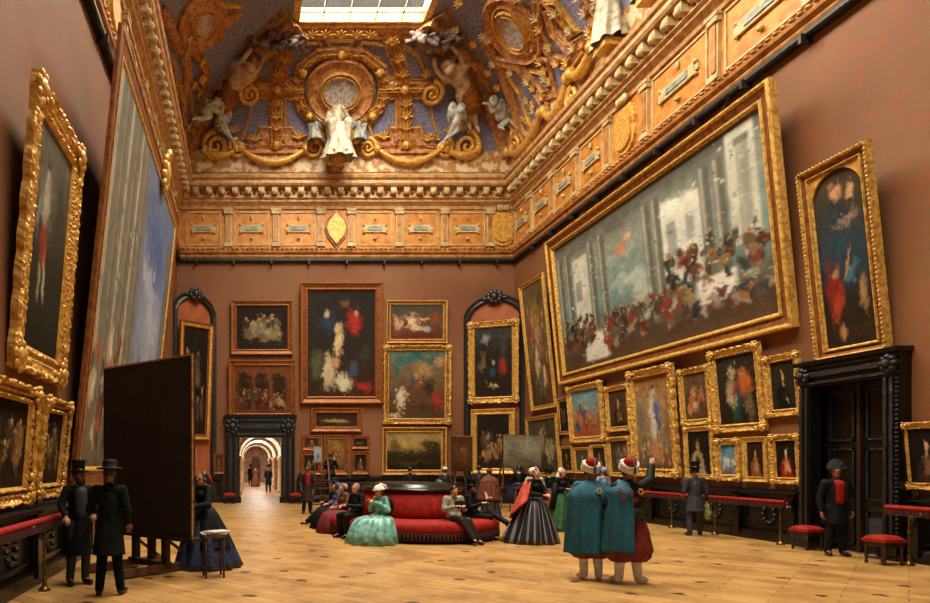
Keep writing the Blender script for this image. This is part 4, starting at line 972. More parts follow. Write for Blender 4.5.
RW = [ # label, quad, fw, style, pic, gold, band
 ('tall narrow painting of pale figures beside the far corner of the lit wall', ((520.6, 287), (543.8, 272), (557.7, 406), (532.9, 412)), .22, 'plain', figures(24, 60, [(0, '#5e5038'), (.4, '#6b5a3c'), (1, '#4a3c28')], ['#a88a60', '#6c6a54', '#7a3424', '#c0b088', '#4a5450'], 26, 11, [(.5, .3, .3, .2, '#8a6430', 0, .9)]), 'gold', 'gold'),
 ('gilt-framed pale grey figure group, low beside the far corner of the lit wall', ((526, 421), (558, 410), (562, 474), (531, 478)), .2, 'plain', figures(24, 30, [(0, '#4c4434'), (1, '#3c3426')], ['#8c8468', '#a89a78', '#5c5440'], 16, 12), 'gold', 'gold'),
 ('slim dark picture left of the ornate frame with blue and red figures', ((558.6, 399), (570, 397), (573, 433), (560.5, 435.5)), .16, 'plain', figures(12, 22, DK, ['#5a4a36', '#3a3024'], 7, 13), 'gold', 'gold_brown'),
 ('ornate gilt frame with blue sky above figures in red and blue', ((568, 388), (603, 380), (607, 440), (573, 444)), .26, 'ornate', figures(30, 36, [(0, '#6a94ac'), (.35, '#7c8c7c'), (.6, '#7a5a3a'), (1, '#a05030')], ['#a83a22', '#24486c', '#c06a34', '#8c2c1c', '#37586c'], 16, 14), 'gold_bright', 'gold'),
 ('small ornate frame with a dark full-length figure, upper neighbour of the white-robed canvas', ((606, 387), (630, 384), (633, 430), (609.5, 432)), .2, 'ornate', portrait(15, '#4a3320', '#1c1812', '#6a5038'), 'gold_bright', 'gold'),
 ('ornate frame with dim brown figures, lower, touching the big white-robed canvas', ((607.6, 438), (631, 435.5), (633.6, 475), (611.6, 478)), .18, 'ornate', figures(18, 24, [(0, '#40362a'), (1, '#4c4030')], ['#7c7058', '#8c6a44', '#55606a'], 12, 16), 'gold_bright', 'gold'),
 ('tiny gilt picture, farthest of the low row of three on the lit wall', ((561, 446.6), (572, 446), (574.5, 472.6), (562.5, 472.6)), .13, 'plain', portrait(17, '#2c2016', '#3a2c1c'), 'gold', 'gold'),
 ('tiny gilt picture in the middle of the low row of three on the lit wall', ((575, 448), (589.6, 446.6), (592.5, 472.6), (576.6, 474)), .15, 'plain', portrait(18, '#4a4438', '#5c4a34', '#8a7a5c'), 'gold_bright', 'gold'),
 ('tiny gilt picture nearest of the low row of three, behind the red fezzes', ((592, 445.6), (606, 444), (609.5, 472.6), (594.4, 472.6)), .14, 'ornate', portrait(19, '#30281e', '#54442c', '#8c8068'), 'gold_bright', 'gold'),
 ('ornate frame with reddish crowded figures beside the big canvas of a white-robed woman', ((679, 369.7), (711, 365), (715, 423), (684.4, 426)), .2, 'ornate', figures(26, 36, [(0, '#5a4430'), (1, '#4c3826')], ['#a8643c', '#b98a5c', '#8c4430', '#c0a070'], 18, 20), 'gold_bright', 'gold'),
 ('ornate frame with a seated woman in white and black, behind the top hat', ((684, 428), (715, 425), (716.5, 479), (688, 479)), .17, 'ornate', portrait(21, '#1c1610', '#9a8a64', '#1a1614', hx_=.42), 'gold_bright', 'gold'),
 ('large ornate frame with two embracing women, white hood and orange shawl', ((710.4, 352), (761, 342), (769, 429), (718, 433)), .24, 'ornate', None, 'gold_bright', 'gold'),
 ('small very ornate frame with a blue and white seated figure', ((716.5, 439.5), (741.7, 437.6), (743, 480.6), (719, 480.6)), .2, 'ornate', figures(20, 26, [(0, '#4c86a8'), (.5, '#5c8ca4'), (1, '#6a4a34')], ['#c8c4b4', '#3a5c84', '#7c94a0'], 8, 23, [(.45, .6, .2, .2, '#c4c0b4', 0, .5)]), 'gold_bright', 'gold'),
 ('small plain gilt frame with a half-length brown-robed figure', ((743.6, 437.6), (768.8, 435.5), (770, 482), (745.4, 482)), .17, 'plain', portrait(24, '#2c1a10', '#7c4a28', '#9c7448'), 'gold_bright', 'gold'),
 ('small very ornate frame with a red-sleeved figure, nearest the black door', ((771.4, 435.5), (801.4, 433), (804.6, 483), (774, 484.6)), .19, 'ornate', portrait(25, '#181410', '#8c2418', '#c08c5c', '#d0c0a8'), 'gold_bright', 'gold'),
 ('ornate frame with a man in black in half light, beside the round-topped painting', ((764.8, 356.4), (800.6, 352), (805.4, 413.7), (770, 417.5)), .2, 'ornate', portrait(26, '#28241a', '#0f0e0d', '#201c18', '#b98c68'), 'gold_bright', 'gold'),
 ('ornate frame with a dark portrait, beyond the black door', ((903.4, 425), (950, 418), (958, 492), (907.3, 487.4)), .16, 'ornate', portrait(27, '#17120d', '#33201a', '#7c5a40', '#c49a74'), 'gold_bright', 'gold'),
]
p = Pic(30, 44).grad([(0, '#2c2a22'), (.6, '#2a2018'), (1, '#241a10')])
for e in ((.42, .7, .16, .3, '#1f5a48'), (.34, .55, .17, .28, '#b0a07c', 8), (.44, .5, .16, .12, '#94301e', -25), (.5, .6, .1, .2, '#243c54'), (.72, .45, .2, .25, '#b8622c', 10), (.78, .75, .16, .25, '#6c5c44'), (.4, .25, .13, .12, '#b8a888'), (.43, .28, .07, .08, '#c09068'), (.64, .27, .12, .11, '#b06a3c'), (.62, .29, .06, .07, '#b8865c')): p.blob(*e)
p.noise(.3, 22)
q = Pic(44, 62).grad([(0, '#8a5c34'), (.35, '#9c7c54'), (.7, '#7c6a50'), (1, '#5a3c24')])
for e in ((.12, .4, .2, .3, '#6c6a5c', 0, .8), (.88, .5, .16, .4, '#7c5c3c', 0, .8), (.52, .42, .15, .32, '#c8c0ac', 5), (.6, .42, .1, .25, '#35507c', -12), (.5, .6, .1, .12, '#c4c0b4'), (.53, .17, .05, .05, '#c49870'), (.53, .12, .07, .04, '#3c2414'), (.45, .8, .22, .12, '#b07850', 20, .7), (.62, .85, .15, .08, '#c08c5c', -20, .7), (.3, .75, .1, .08, '#44607c', 0, .8), (.8, .3, .12, .05, '#b88c5c', 30, .8)): q.blob(*e)
rnd = seedr(9); q.crowd(.1, .9, .72, .95, 22, ['#b98058', '#c49468', '#8c5c3c', '#5c6a74'], .05, .035, rnd); q.noise(.3, 5)
RW.append(('tall ornate frame with a standing white and blue robed figure amid golden clouds', ((628, 373), (676, 362.5), (682, 516-39.4), (637, 476.6)), .3, 'ornate', q, 'gold_bright', 'gold'))
for lb, quad, fw, st, pc, g, bd in RW:
    if pc is None: pc = p
    loc, rz, tl, W, H = fit_side('right', *quad); fw = min(fw*.8, .22*W, .18*H)
    hang(lb, loc, rz, tl, W, H, fw, st, pc, g, bd)
# ---- shaded wall
p = Pic(110, 90).grad([(0, '#5c6a86'), (.3, '#6c7a98'), (.6, '#7c88a0'), (.8, '#6a6258'), (1, '#463626')]); rnd = seedr(31)
p.blob(.65, .2, .3, .15, '#4a5c8c', 10, .8); p.blob(.7, .5, .2, .2, '#9ca2b4', 0, .8); p.blob(.6, .35, .2, .08, '#a2a8ba', 20, .8)
p.rect(0, .45, 0, 1, '#6c6450', .75, .1)
for x in (.03, .10, .17, .24, .31, .38): p.rect(x-.018, x+.018, 0, .82, '#a09880' if int(x*100) % 2 else '#7c745e', .95, .006); p.rect(x+.008, x+.018, 0, .82, '#4c4636', .8, .006)
for x in (.92, .97): p.rect(x-.02, x+.02, .1, .8, '#6a604c', .95)
p.crowd(0, 1, .66, .96, 150, ['#7c2c1c', '#2a2018', '#b0a080', '#3c3424', '#a04c30', '#c8b8a0', '#3c4a54', '#54402c'], .018, .05, rnd); p.noise(.3, 33)
loc, rz, tl, W, H = fit_side('left', (118, 8), (177, 227), (149, 478), (68, 492))
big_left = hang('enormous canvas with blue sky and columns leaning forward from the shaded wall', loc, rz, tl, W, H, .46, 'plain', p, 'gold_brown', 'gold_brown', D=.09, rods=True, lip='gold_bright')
m = MB(); cx0, cz0 = W*.12, H-.1
for k in range(11):
    a = k*2*pi/11; m.ell((cx0+.3*cos(a), -.12, cz0+.42*sin(a)), (.13, .1, .13), 6)
m.ell((cx0, -.15, cz0), (.24, .1, .34), 10); m.ell((cx0, -.15, cz0+.5), (.14, .1, .18), 8)
m.build('crest', M['gold_bright'], big_left)
p = Pic(50, 90).grad([(0, '#5c564c'), (.3, '#484238'), (.55, '#2c2a20'), (1, '#1e1c12')])
for e in ((.3, .25, .4, .2, '#6a6458', 0, .9), (.75, .35, .2, .3, '#33301f', 0, .8), (.35, .17, .07, .035, '#2a1a10'), (.35, .2, .05, .035, '#b08c68'), (.37, .33, .12, .14, '#9a9484', 0, .5), (.35, .5, .11, .1, '#84301c', 5, .5), (.42, .58, .05, .08, '#a84428', 0, .6), (.32, .68, .05, .12, '#8c8468', 6, .5), (.44, .68, .05, .12, '#9c9478', -4, .5), (.2, .38, .05, .14, '#7c7a70', 20, .6), (.5, .4, .2, .03, '#5c5444', -60, .6)): p.blob(*e)
p.noise(.4, 34); loc, rz, tl, W, H = fit_side('left', (29, 64), (80, 156), (58, 391), (6, 358))
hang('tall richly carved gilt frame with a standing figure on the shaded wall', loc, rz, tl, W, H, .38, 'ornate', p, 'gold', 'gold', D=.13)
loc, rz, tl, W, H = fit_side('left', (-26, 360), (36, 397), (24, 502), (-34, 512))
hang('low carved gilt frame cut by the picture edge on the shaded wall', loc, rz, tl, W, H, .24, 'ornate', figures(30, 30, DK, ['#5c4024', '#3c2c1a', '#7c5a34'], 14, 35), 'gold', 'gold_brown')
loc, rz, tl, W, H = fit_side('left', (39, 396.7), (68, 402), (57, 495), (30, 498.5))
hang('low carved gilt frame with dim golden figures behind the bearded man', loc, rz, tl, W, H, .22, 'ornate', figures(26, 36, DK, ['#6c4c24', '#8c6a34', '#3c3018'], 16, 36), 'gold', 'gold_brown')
# ---- end wall
p = Pic(60, 80).grad([(0, '#231f1c'), (.5, '#2a221c'), (1, '#382214')]); rnd = seedr(41)
for e in ((.3, .3, .16, .12, '#26354a'), (.68, .3, .15, .12, '#a02c20', 30), (.45, .35, .08, .05, '#c8a880', -40), (.47, .48, .07, .16, '#c8ae84', 10), (.55, .12, .08, .05, '#6a4430'), (.28, .22, .05, .05, '#b8a080'), (.72, .22, .04, .04, '#b0805c'), (.15, .7, .12, .16, '#4c5038'), (.3, .75, .08, .2, '#b8a684', 10), (.5, .85, .2, .09, '#c4b898', 15), (.68, .75, .1, .12, '#3a4a5c'), (.82, .9, .15, .06, '#9c2c1c'), (.85, .6, .1, .14, '#37302a'), (.42, .68, .08, .07, '#b88a60')): p.blob(*e)
p.noise(.35, 41); BW = [
 ('largest painting of the end wall, a pale body lowered among dark figures', (300, 284, 382, 404), .34, 'bead', p),
 ('wide gilt-framed dark banquet scene above the triple-arched picture', (231, 301, 293, 355), .26, 'plain', figures(44, 36, DK, ['#5c5440', '#7c6a44', '#4c2c20', '#8c8468', '#2c3428'], 30, 42)),
 ('brown picture of figures under three arches directly above the bright doorway', (228.5, 360.5, 296, 419), .26, 'plain', None),
 ('long low gilt frame with a pale reclining shape under the largest painting', (310.7, 408, 362, 432), .24, 'plain', None),
 ('small oval-faced picture above the copyist ladder', (302, 435, 321.5, 450.5), .16, 'plain', portrait(45, '#3a2614', '#5c4428')),
 ('gilt arched-panel picture the copyist on the ladder is facing', (323.7, 435, 348.4, 475), .2, 'plain', figures(20, 26, [(0, '#8c6a30'), (1, '#54341c')], ['#3a4436', '#7c3420', '#a88a58'], 12, 46)),
 ('small wide gilt picture, upper of two right of the arched-panel picture', (351, 435.5, 369.6, 449), .15, 'plain', figures(16, 12, DK, ['#7c5a3c', '#4c3420'], 7, 47)),
 ('small square-framed dark picture, lower of two at the foot of the end wall', (351, 451, 369.6, 474.5), .17, 'plain', portrait(48, '#241810', '#4a3420', '#6c5a40')),
 ('small dark picture partly behind the ladder beside the doorway', (300.6, 451.8, 321.5, 475), .17, 'plain', figures(16, 16, DK, ['#5c4430', '#7c6444'], 8, 49)),
 ('small wide gilt painting of pale nudes at the top of its column', (386, 301, 447, 343.5), .2, 'bead', None),
 ('gilt painting with green canopy and a kneeling white figure, middle of its column', (383, 345.7, 450, 424), .26, 'ornate', None),
 ('wide golden-skied landscape in gilt frame above the round sofa', (381.6, 427.3, 446, 475), .24, 'plain', None),
 ('tiny gilt picture between shaded corner and the doorway', (213, 453, 224.5, 474), .12, 'plain', portrait(53, '#40301c', '#5c4224')),
]
a3 = Pic(44, 36).grad([(0, '#6a3c1e'), (1, '#5c341a')]); rnd = seedr(43)
for x in (.2, .5, .8): a3.blob(x, .28, .12, .16, '#2a1c12', 0, .2); a3.rect(x-.12, x+.12, .28, .92, '#2c1e14', .9, .02)
a3.crowd(.1, .9, .55, .85, 26, ['#6c2c1c', '#8c6a44', '#3c3420', '#a08058', '#54301c'], .04, .12, rnd); a3.noise(.3, 43)
a4 = Pic(34, 16).grad([(0, '#2c2016'), (1, '#3a2818')]).blob(.5, .6, .4, .14, '#a8844c', 3, .5).blob(.25, .5, .08, .14, '#8c6c40').noise(.3, 44)
a10 = Pic(44, 30).grad([(0, '#3a4036'), (.5, '#5c4030'), (1, '#5a2818')])
for e in ((.15, .55, .09, .25, '#c09070'), (.42, .5, .1, .22, '#d8b494', -20), (.5, .65, .2, .12, '#d4b08c', 15), (.42, .25, .05, .07, '#b88860'), (.62, .4, .16, .04, '#cca078', -5), (.85, .4, .09, .25, '#8c3c20', 20), (.7, .72, .1, .1, '#a8b0b4'), (.5, .9, .5, .08, '#5c2014')): a10.blob(*e)
a10.noise(.25, 50)
a11 = Pic(44, 48).grad([(0, '#4c6a60'), (.2, '#6c5c44'), (.6, '#5c4028'), (1, '#4c3420')])
for e in ((.5, .12, .45, .07, '#2c6058', 0, .4), (.15, .25, .1, .15, '#2f5c54', 20), (.62, .28, .2, .14, '#a07c54', 0, .7), (.48, .5, .08, .13, '#943020'), (.42, .45, .06, .12, '#2a4a54'), (.22, .7, .1, .22, '#c8bc98', 15), (.12, .95, .12, .06, '#c8b890'), (.9, .72, .1, .16, '#a02c20'), (.72, .55, .1, .16, '#28221c'), (.1, .5, .08, .2, '#5c4c3c'), (.9, .15, .1, .1, '#b87c5c'), (.48, .36, .04, .04, '#b88c64'), (.6, .85, .2, .08, '#3a3024')): a11.blob(*e)
a11.noise(.25, 51)
a12 = Pic(44, 36).grad([(0, '#8c7a4c'), (.35, '#a8894c'), (.5, '#5c4c28'), (.6, '#2c2414'), (1, '#1c160c')])
for e in ((.15, .35, .14, .25, '#5c4c28', 0, .6), (.14, .6, .2, .15, '#2a2412', 0, .6), (.85, .4, .25, .28, '#2a2010', 0, .5), (.5, .52, .16, .08, '#3c3218', 0, .6), (.5, .8, .5, .06, '#4a3c1e', 0, .8)): a12.blob(*e)
a12.noise(.3, 52)
rep = [a3, a4, a10, a11, a12]
for lb, bx_, fw, st, pc in BW:
    if pc is None: pc = rep.pop(0)
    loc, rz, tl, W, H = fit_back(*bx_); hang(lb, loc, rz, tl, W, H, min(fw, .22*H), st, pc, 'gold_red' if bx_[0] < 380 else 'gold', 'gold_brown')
# ---- arched corner panels standing across the two far corners
def corner_panel(A, B, H, label, mt):
    """A, B floor points; flat panel with black arched moulding"""
    A, B = Vector(A), Vector(B); ex = (B-A); W = ex.length; rz = math.atan2(ex.y, ex.x); c = (A+B)/2
    root = empty('corner_panel', c, (0, 0, rz)); root['kind'] = 'structure'
    pts = [(-W/2, 0), (-W/2, H-.75)]+[(-W/2+W*f, H-.75+.75*sin(pi*f)**.6) for f in [k/14 for k in range(1, 14)]]+[(W/2, H-.75), (W/2, 0)]
    n = len(pts); m = MB(); m.add([(x, 0, z) for x, z in pts]+[(x, .1, z) for x, z in pts], [tuple(range(n)), tuple(range(2*n-1, n-1, -1))]+[(i, i+n, (i+1) % n+n, (i+1) % n) for i in range(n)])
    m.build('panel', mt, root)
    m = MB(); P = [Vector((x, -.02, z)) for x, z in pts]; Nn = [Vector((0, -1, 0))]*n; m.strip(P, Nn, .3, .14); m.build('arch_moulding', M['irongrey'], root)
    m = MB()
    for k in range(9):
        a = k*2*pi/9; m.ell((.25*cos(a), -.16, H+.02+.22*sin(a)), (.15, .1, .13), 6)
    m.ell((0, -.2, H+.02), (.18, .14, .2), 8)
    for sg in (-1, 1): m.ell((sg*.42, -.12, H-.04), (.2, .08, .09), 6)
    m.build('crest', M['irongrey'], root)
    m = MB(); m.box(-W/2+.1, W/2-.1, -.14, .02, 0, 1.2); m.box(-W/2+.1, W/2-.1, -.2, .02, 1.06, 1.14); m.build('dado', M['black'], root)
    return root, rz, c
M['cornercloth'] = mat('orange_brown_wall_cloth', '#a5592f', '#8a4526', .7, 0, 2)
ra, rza, ca_ = corner_panel((9.94, YB-.03, 0), (XR-.02, 29.1, 0), 9.2, '', M['cornercloth'])
rb_, rzb, cb_ = corner_panel((XL+.02, 28.6, 0), (-1.66, YB-.03, 0), 9.25, '', M['cornercloth'])
def corner_hang(c, rz, l, t, r, b, label, fw, st, pc, tilt=2, g='gold'):
    Y = c.y-.12; p_ = at((l+r)/2, b, Y); W = (r-l)*Y/F/cos(rz)
    n = Vector((sin(rz), -cos(rz), 0)); hang(label, (p_.x, p_.y+.0, p_.z), rz, R(tilt), W, (b-t)*Y/F, fw, st, pc, g, 'gold')
pn = Pic(30, 48).grad([(0, '#3c3a34'), (.4, '#241e18'), (1, '#2a1c14')])
for e in ((.3, .15, .15, .06, '#8c8c84', 0, .8), (.5, .62, .1, .1, '#27485c'), (.5, .82, .16, .04, '#c0ac84'), (.75, .55, .13, .14, '#8c2c1c'), (.2, .5, .1, .2, '#6c5434', 20), (.5, .5, .05, .04, '#b08a64'), (.8, .3, .08, .2, '#3a3430')): pn.blob(*e)
pn.noise(.4, 54)
corner_hang(ca_, rza, 472, 322, 515, 403, 'gilt-framed night scene, upper picture in the arched corner panel beside the lit wall', .28, 'ornate', pn, 4, 'gold_bright')
corner_hang(ca_, rza, 474, 409, 512, 474, 'gilt-framed crowded bodies, lower picture in the corner panel beside the lit wall', .26, 'plain', figures(26, 34, DK, ['#8c6844', '#a87c50', '#5c3c24', '#3c3c30'], 18, 55), 2, 'gold')
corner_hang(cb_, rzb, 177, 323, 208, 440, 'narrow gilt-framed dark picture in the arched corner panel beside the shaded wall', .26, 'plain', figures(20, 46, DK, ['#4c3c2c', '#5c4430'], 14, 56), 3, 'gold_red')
# ---------------------------------------------------------------- round sofa
SOX, SOY, SA, SB = 4.15, 17.0, 2.1, 2.55
def ellring(m, prof, n=56, mi=0, c=(0, 0)):
    """profile of (inset, z) swept round the oval"""
    vs = []
    for d, z in prof:
        for k in range(n):
            a = 2*pi*k/n; vs.append(((SA-d)*cos(a)+c[0], (SB-d)*sin(a)+c[1], z))
    fs = [(j*n+k, j*n+(k+1) % n, (j+1)*n+(k+1) % n, (j+1)*n+k) for j in range(len(prof)-1) for k in range(n)]
    fs += [tuple(range(n))[::-1], tuple((len(prof)-1)*n+k for k in range(n))]
    m.add(vs, fs, mi, True)
sofa = empty('round_sofa', (SOX, SOY, 0)); tag(sofa, 'big oval red velvet sofa with a black-topped central backrest in the middle of the floor', 'sofa')
m = MB(); ellring(m, [(.16, 0), (.14, .04), (.14, .2), (.1, .22)]); m.build('plinth', M['black'], sofa)
m = MB(); ellring(m, [(.1, .21), (.03, .25), (.0, .32), (.01, .40), (.06, .46), (.15, .495), (.4, .5), (1.0, .5)]); m.build('seat', M['velvet'], sofa)
m = MB(); ellring(m, [(.02, .2), (.0, .245), (.03, .25)]); n_ = 150
for k in range(n_):
    a = 2*pi*k/n_; m.rod(((SA-.03)*cos(a), (SB-.03)*sin(a), .06), ((SA-.03)*cos(a), (SB-.03)*sin(a), .22), .03, 5)
m.build('fringe', M['darkred'], sofa)
m = MB(); ellring(m, [(.82, .48), (.76, .6), (.78, .75), (.84, .95), (.93, 1.08), (1.02, 1.13)]); m.build('backrest', M['velvet'], sofa)
m = MB(); ellring(m, [(1.02, 1.1), (.88, 1.12), (.86, 1.16), (.9, 1.19), (1.05, 1.2), (1.1, 1.24), (1.14, 1.28), (1.2, 1.3), (1.5, 1.3)]); m.build('top_board', M['black'], sofa)
# ---------------------------------------------------------------- people
RH = .0095
def lofted(mb, rings, n=20, mi=0, smooth=True):
    """rings: (cx, cy, cz, rx, ry[, fold, count, phase])"""
    vs = []
    for r in rings:
        cx, cy, cz, rx, ry = r[:5]; fo, nf, ph = (r[5:]+(0, 0, 0))[:3] if len(r) > 5 else (0, 0, 0)
        for k in range(n):
            a = 2*pi*k/n; g = 1+fo*sin(a*nf+ph)+fo*.4*sin(a*(nf*.5+1)+1.3)
            vs.append((cx+rx*g*cos(a), cy+ry*g*sin(a), cz))
    fs = [(j*n+k, j*n+(k+1) % n, (j+1)*n+(k+1) % n, (j+1)*n+k) for j in range(len(rings)-1) for k in range(n)]
    fs += [tuple(range(n))[::-1], tuple((len(rings)-1)*n+k for k in range(n))]
    return mb.add(vs, fs, mi, smooth)
V = Vector
STAND = dict(pel=(0, 0, .96), chest=(0, 0, 1.27), neck=(0, .01, 1.46), head=(0, -.015, 1.62), sh=.175, shz=1.41,
             elL=(.25, .03, 1.13), haL=(.23, -.1, .90), elR=(-.25, .03, 1.13), haR=(-.23, -.1, .90),
             knL=(.10, -.02, .52), anL=(.12, .03, .09), knR=(-.10, -.02, .52), anR=(-.12, .03, .09), toL=None, toR=None, face=(0, -1, 0))
def sit(z=.5, **k):
    d = dict(STAND); dz = z+.08-.96
    for q in ('pel', 'chest', 'neck', 'head', 'elL', 'haL', 'elR', 'haR'): d[q] = (d[q][0], d[q][1], d[q][2]+dz)
    d['shz'] = 1.41+dz
    d.update(knL=(.13, -.44, z+.06), anL=(.13, -.42, .09), knR=(-.13, -.44, z+.06), anR=(-.13, -.42, .09), haL=(.1, -.3, z+.22), haR=(-.1, -.3, z+.22), elL=(.25, -.05, z+.28), elR=(-.25, -.05, z+.28)); d.update(k); return d
def stand(**k): d = dict(STAND); d.update(k); return d
def person(label, x, y, yaw, J, wear, vox=.014, skin='skin', hair='hair_dark', H=1.75, z=0, beard=None, female=False, name='person'):
    """wear: dict of garment -> settings.  yaw 0 faces the camera (-y)."""
    root = empty(name, (x, y, z), (0, 0, R(yaw))); root.scale = (H/1.75,)*3; tag(root, label, 'person')
    g = {k: V(J[k]) for k in ('pel', 'chest', 'neck', 'head', 'elL', 'haL', 'elR', 'haR', 'knL', 'anL', 'knR', 'anR')}
    bx = 1 if not female else .88
    fdir = V(J['face']).normalized(); Rf = fdir.to_track_quat('-Y', 'Z').to_matrix()
    hd = g['head']; sh = {}
    lean = (g['neck']-g['pel']); side = V((1, 0, 0))
    for s, q in ((1, 'L'), (-1, 'R')): sh[q] = V((s*J['sh']*bx, g['chest'].y*.4+g['neck'].y*.6, J['shz'])); 
    hip = {q: g['pel']+V((s*.09, 0, -.02)) for s, q in ((1, 'L'), (-1, 'R'))}
    hp = lambda p: hd+Rf @ V(p)
    toe = {}
    for s, q in ((1, 'L'), (-1, 'R')):
        t = J.get('to'+q); toe[q] = g['an'+q]+(V(t) if t else V((s*.03, -.15, -.045)))
    m = MB()
    # head
    m.ell(hp((0, .01, .02)), (.078, .096, .105), 14, 0, Rf.to_4x4()); m.ell(hp((0, -.025, -.05)), (.06, .066, .068), 12, 0, Rf.to_4x4())
    m.cap(hp((0, -.088, .018)), hp((0, -.108, -.018)), .010, .015, 8)
    for s in (-1, 1): m.ell(hp((s*.08, .012, -.005)), (.012, .022, .032), 8, 0, Rf.to_4x4()); m.ell(hp((s*.035, -.078, .03)), (.026, .016, .010), 8, 0, Rf.to_4x4())
    m.ell(hp((0, -.075, -.085)), (.025, .022, .02), 8)
    m.cap(g['neck']-V((0, 0, .04)), hd-V((0, -.01, .05)), .056, .05)
    # trunk and limbs
    m.cap(g['pel'], g['pel']+(g['chest']-g['pel'])*.5, .13*bx, .118*bx); m.cap(g['pel']+(g['chest']-g['pel'])*.5, g['chest']+V((0, 0, .02)), .118*bx, .135*bx)
    m.cap(sh['L']-V((.03, 0, .02)), sh['R']+V((.03, 0, -.02)), .07, .07); m.cap(g['chest'], g['neck']-V((0, 0, .05)), .11, .07)
    for s, q in ((1, 'L'), (-1, 'R')):
        e, h_, k, a = g['el'+q], g['ha'+q], g['kn'+q], g['an'+q]
        m.cap(sh[q], e, .052, .04); m.cap(e, h_, .04, .026); m.cap(hip[q], k, .088, .056); m.cap(k, a, .056, .036); m.cap(a, toe[q], .04, .028)
        # hand: palm, four fingers, thumb
        d = (h_-e).normalized(); ax = V(J.get('palm'+q, (0, 0, -1) if abs(d.z) < .8 else (-s, 0, 0))); nrm = (ax-d*ax.dot(d)).normalized(); acr = d.cross(nrm).normalized()
        curl = J.get('curl'+q, .5)
        m.cap(h_, h_+d*.035, .028, .026, 8)
        for f, (o, L_) in enumerate(((-.030, .070), (-.011, .080), (.010, .076), (.029, .060))):
            a0 = h_+d*.035+acr*o*.75; b0 = h_+d*.085+acr*o; c1 = (d*cos(curl)+nrm*sin(curl)); c2 = (d*cos(curl*2.2)+nrm*sin(curl*2.2))
            m.cap(a0, b0, .014, .0115, 8); m.cap(b0, b0+c1*L_*.5, RH+.001, RH, 8); m.cap(b0+c1*L_*.5, b0+c1*L_*.5+c2*L_*.5, RH, RH-.0015, 8)
        tb = h_+d*.02-acr*.024; tm = tb-acr*.03+d*.035+nrm*.01; m.cap(tb, tm, .014, .011, 8); m.cap(tm, tm+d*.03+nrm*.012, .011, .009, 8)
    b = m.build('body', M[skin], root); remesh(b, vox*.72 if vox < .015 else vox, 2)
    for s in (-1, 1): m = MB(); m.ell(hp((s*.032, -.086, .016)), (.012, .006, .007), 8, 0, Rf.to_4x4()); m.build('eye', M['eye'], b)
    m = MB(); m.ell(hp((0, -.090, -.052)), (.022, .008, .007), 8, 0, Rf.to_4x4()); m.build('mouth', M['lip'], b)
    # hair
    m = MB(); m.ell(hp((0, .028, .04)), (.086, .092, .1), 14, 0, Rf.to_4x4())
    for s in (-1, 1): m.ell(hp((s*.068, .02, .0)), (.022, .045, .05), 8, 0, Rf.to_4x4())
    if female: m.ell(hp((0, .085, -.01)), (.06, .055, .07), 10, 0, Rf.to_4x4())
    m.build('hair', M[hair], root)
    if beard:
        m = MB(); m.ell(hp((0, -.06, -.085)), (.058, .045, .055), 10, 0, Rf.to_4x4()); m.ell(hp((0, -.1, -.038)), (.035, .012, .01), 8, 0, Rf.to_4x4())
        for s in (-1, 1): m.ell(hp((s*.062, -.03, -.05)), (.018, .035, .05), 8, 0, Rf.to_4x4())
        m.build('beard', M[beard], root)
    w_ = wear
    # trousers
    if 'trousers' in w_:
        t = w_['trousers']; wide = t[1] if isinstance(t, tuple) else 0; col = t[0] if isinstance(t, tuple) else t
        m = MB(); m.ell(g['pel'], (.16*bx, .125, .13), 14)
        for s, q in ((1, 'L'), (-1, 'R')):
            k, a = g['kn'+q], g['an'+q]
            if wide:      # baggy zouave breeches gathered below the knee
                kk = k+(a-k)*.38; lofted(m, [(g['pel'].x+s*.07, g['pel'].y, g['pel'].z+.06, .12, .13), (s*.11, .0, .75, .17, .18, .06, 7, s), (s*.13, .0, .5, .185, .2, .07, 8, s+1), (kk.x, kk.y, kk.z+.04, .185, .2, .08, 9, s), (kk.x, kk.y, kk.z-.03, .13, .13, .08, 9, s), (kk.x, kk.y, kk.z-.05, .07, .07)], 32)
            else: m.cap(hip[q], k, .105, .078); m.cap(k, a+V((0, 0, .01)), .078, .062)
        o = m.build('trousers', M[col], root); remesh(o, vox*1.15, 2)
    if 'gaiters' in w_:
        for q in 'LR':
            m = MB(); a, k = g['an'+q], g['kn'+q]; m.cap(a, a+(k-a)*.55, .056, .07); m.cap(a, toe[q], .05, .038); m.build('gaiter', M[w_['gaiters']], root)
    shoe = w_.get('shoes', 'black')
    if shoe:
        for q in 'LR':
            m = MB(); m.cap(g['an'+q]-V((0, 0, .03)), toe[q], .05, .036, 12); m.ell(g['an'+q], (.05, .055, .06), 10)
            zmin = min(p[2] for p in m.v); m.build('shoe', M[shoe], root)
    # coats
    if 'coat' in w_:
        c = w_['coat']; col, hem, op = c[0], c[1], c[2] if len(c) > 2 else None
        m = MB(); P = g['pel']; C = g['chest']; yk = P.y; sit_ = g['knL'].z > P.z-.25
        m.cap(P, C, .15*bx, .155*bx); m.cap(sh['L']-V((.035, 0, .02)), sh['R']+V((.035, 0, -.02)), .088, .088); m.cap(C, g['neck']-V((0, 0, .05)), .13, .085)
        for q in 'LR':
            sr = w_.get('sleeve', 1); m.cap(sh[q], g['el'+q], .074, .06*sr); m.cap(g['el'+q], g['el'+q]+(g['ha'+q]-g['el'+q])*.88, .06*sr, .046*sr)
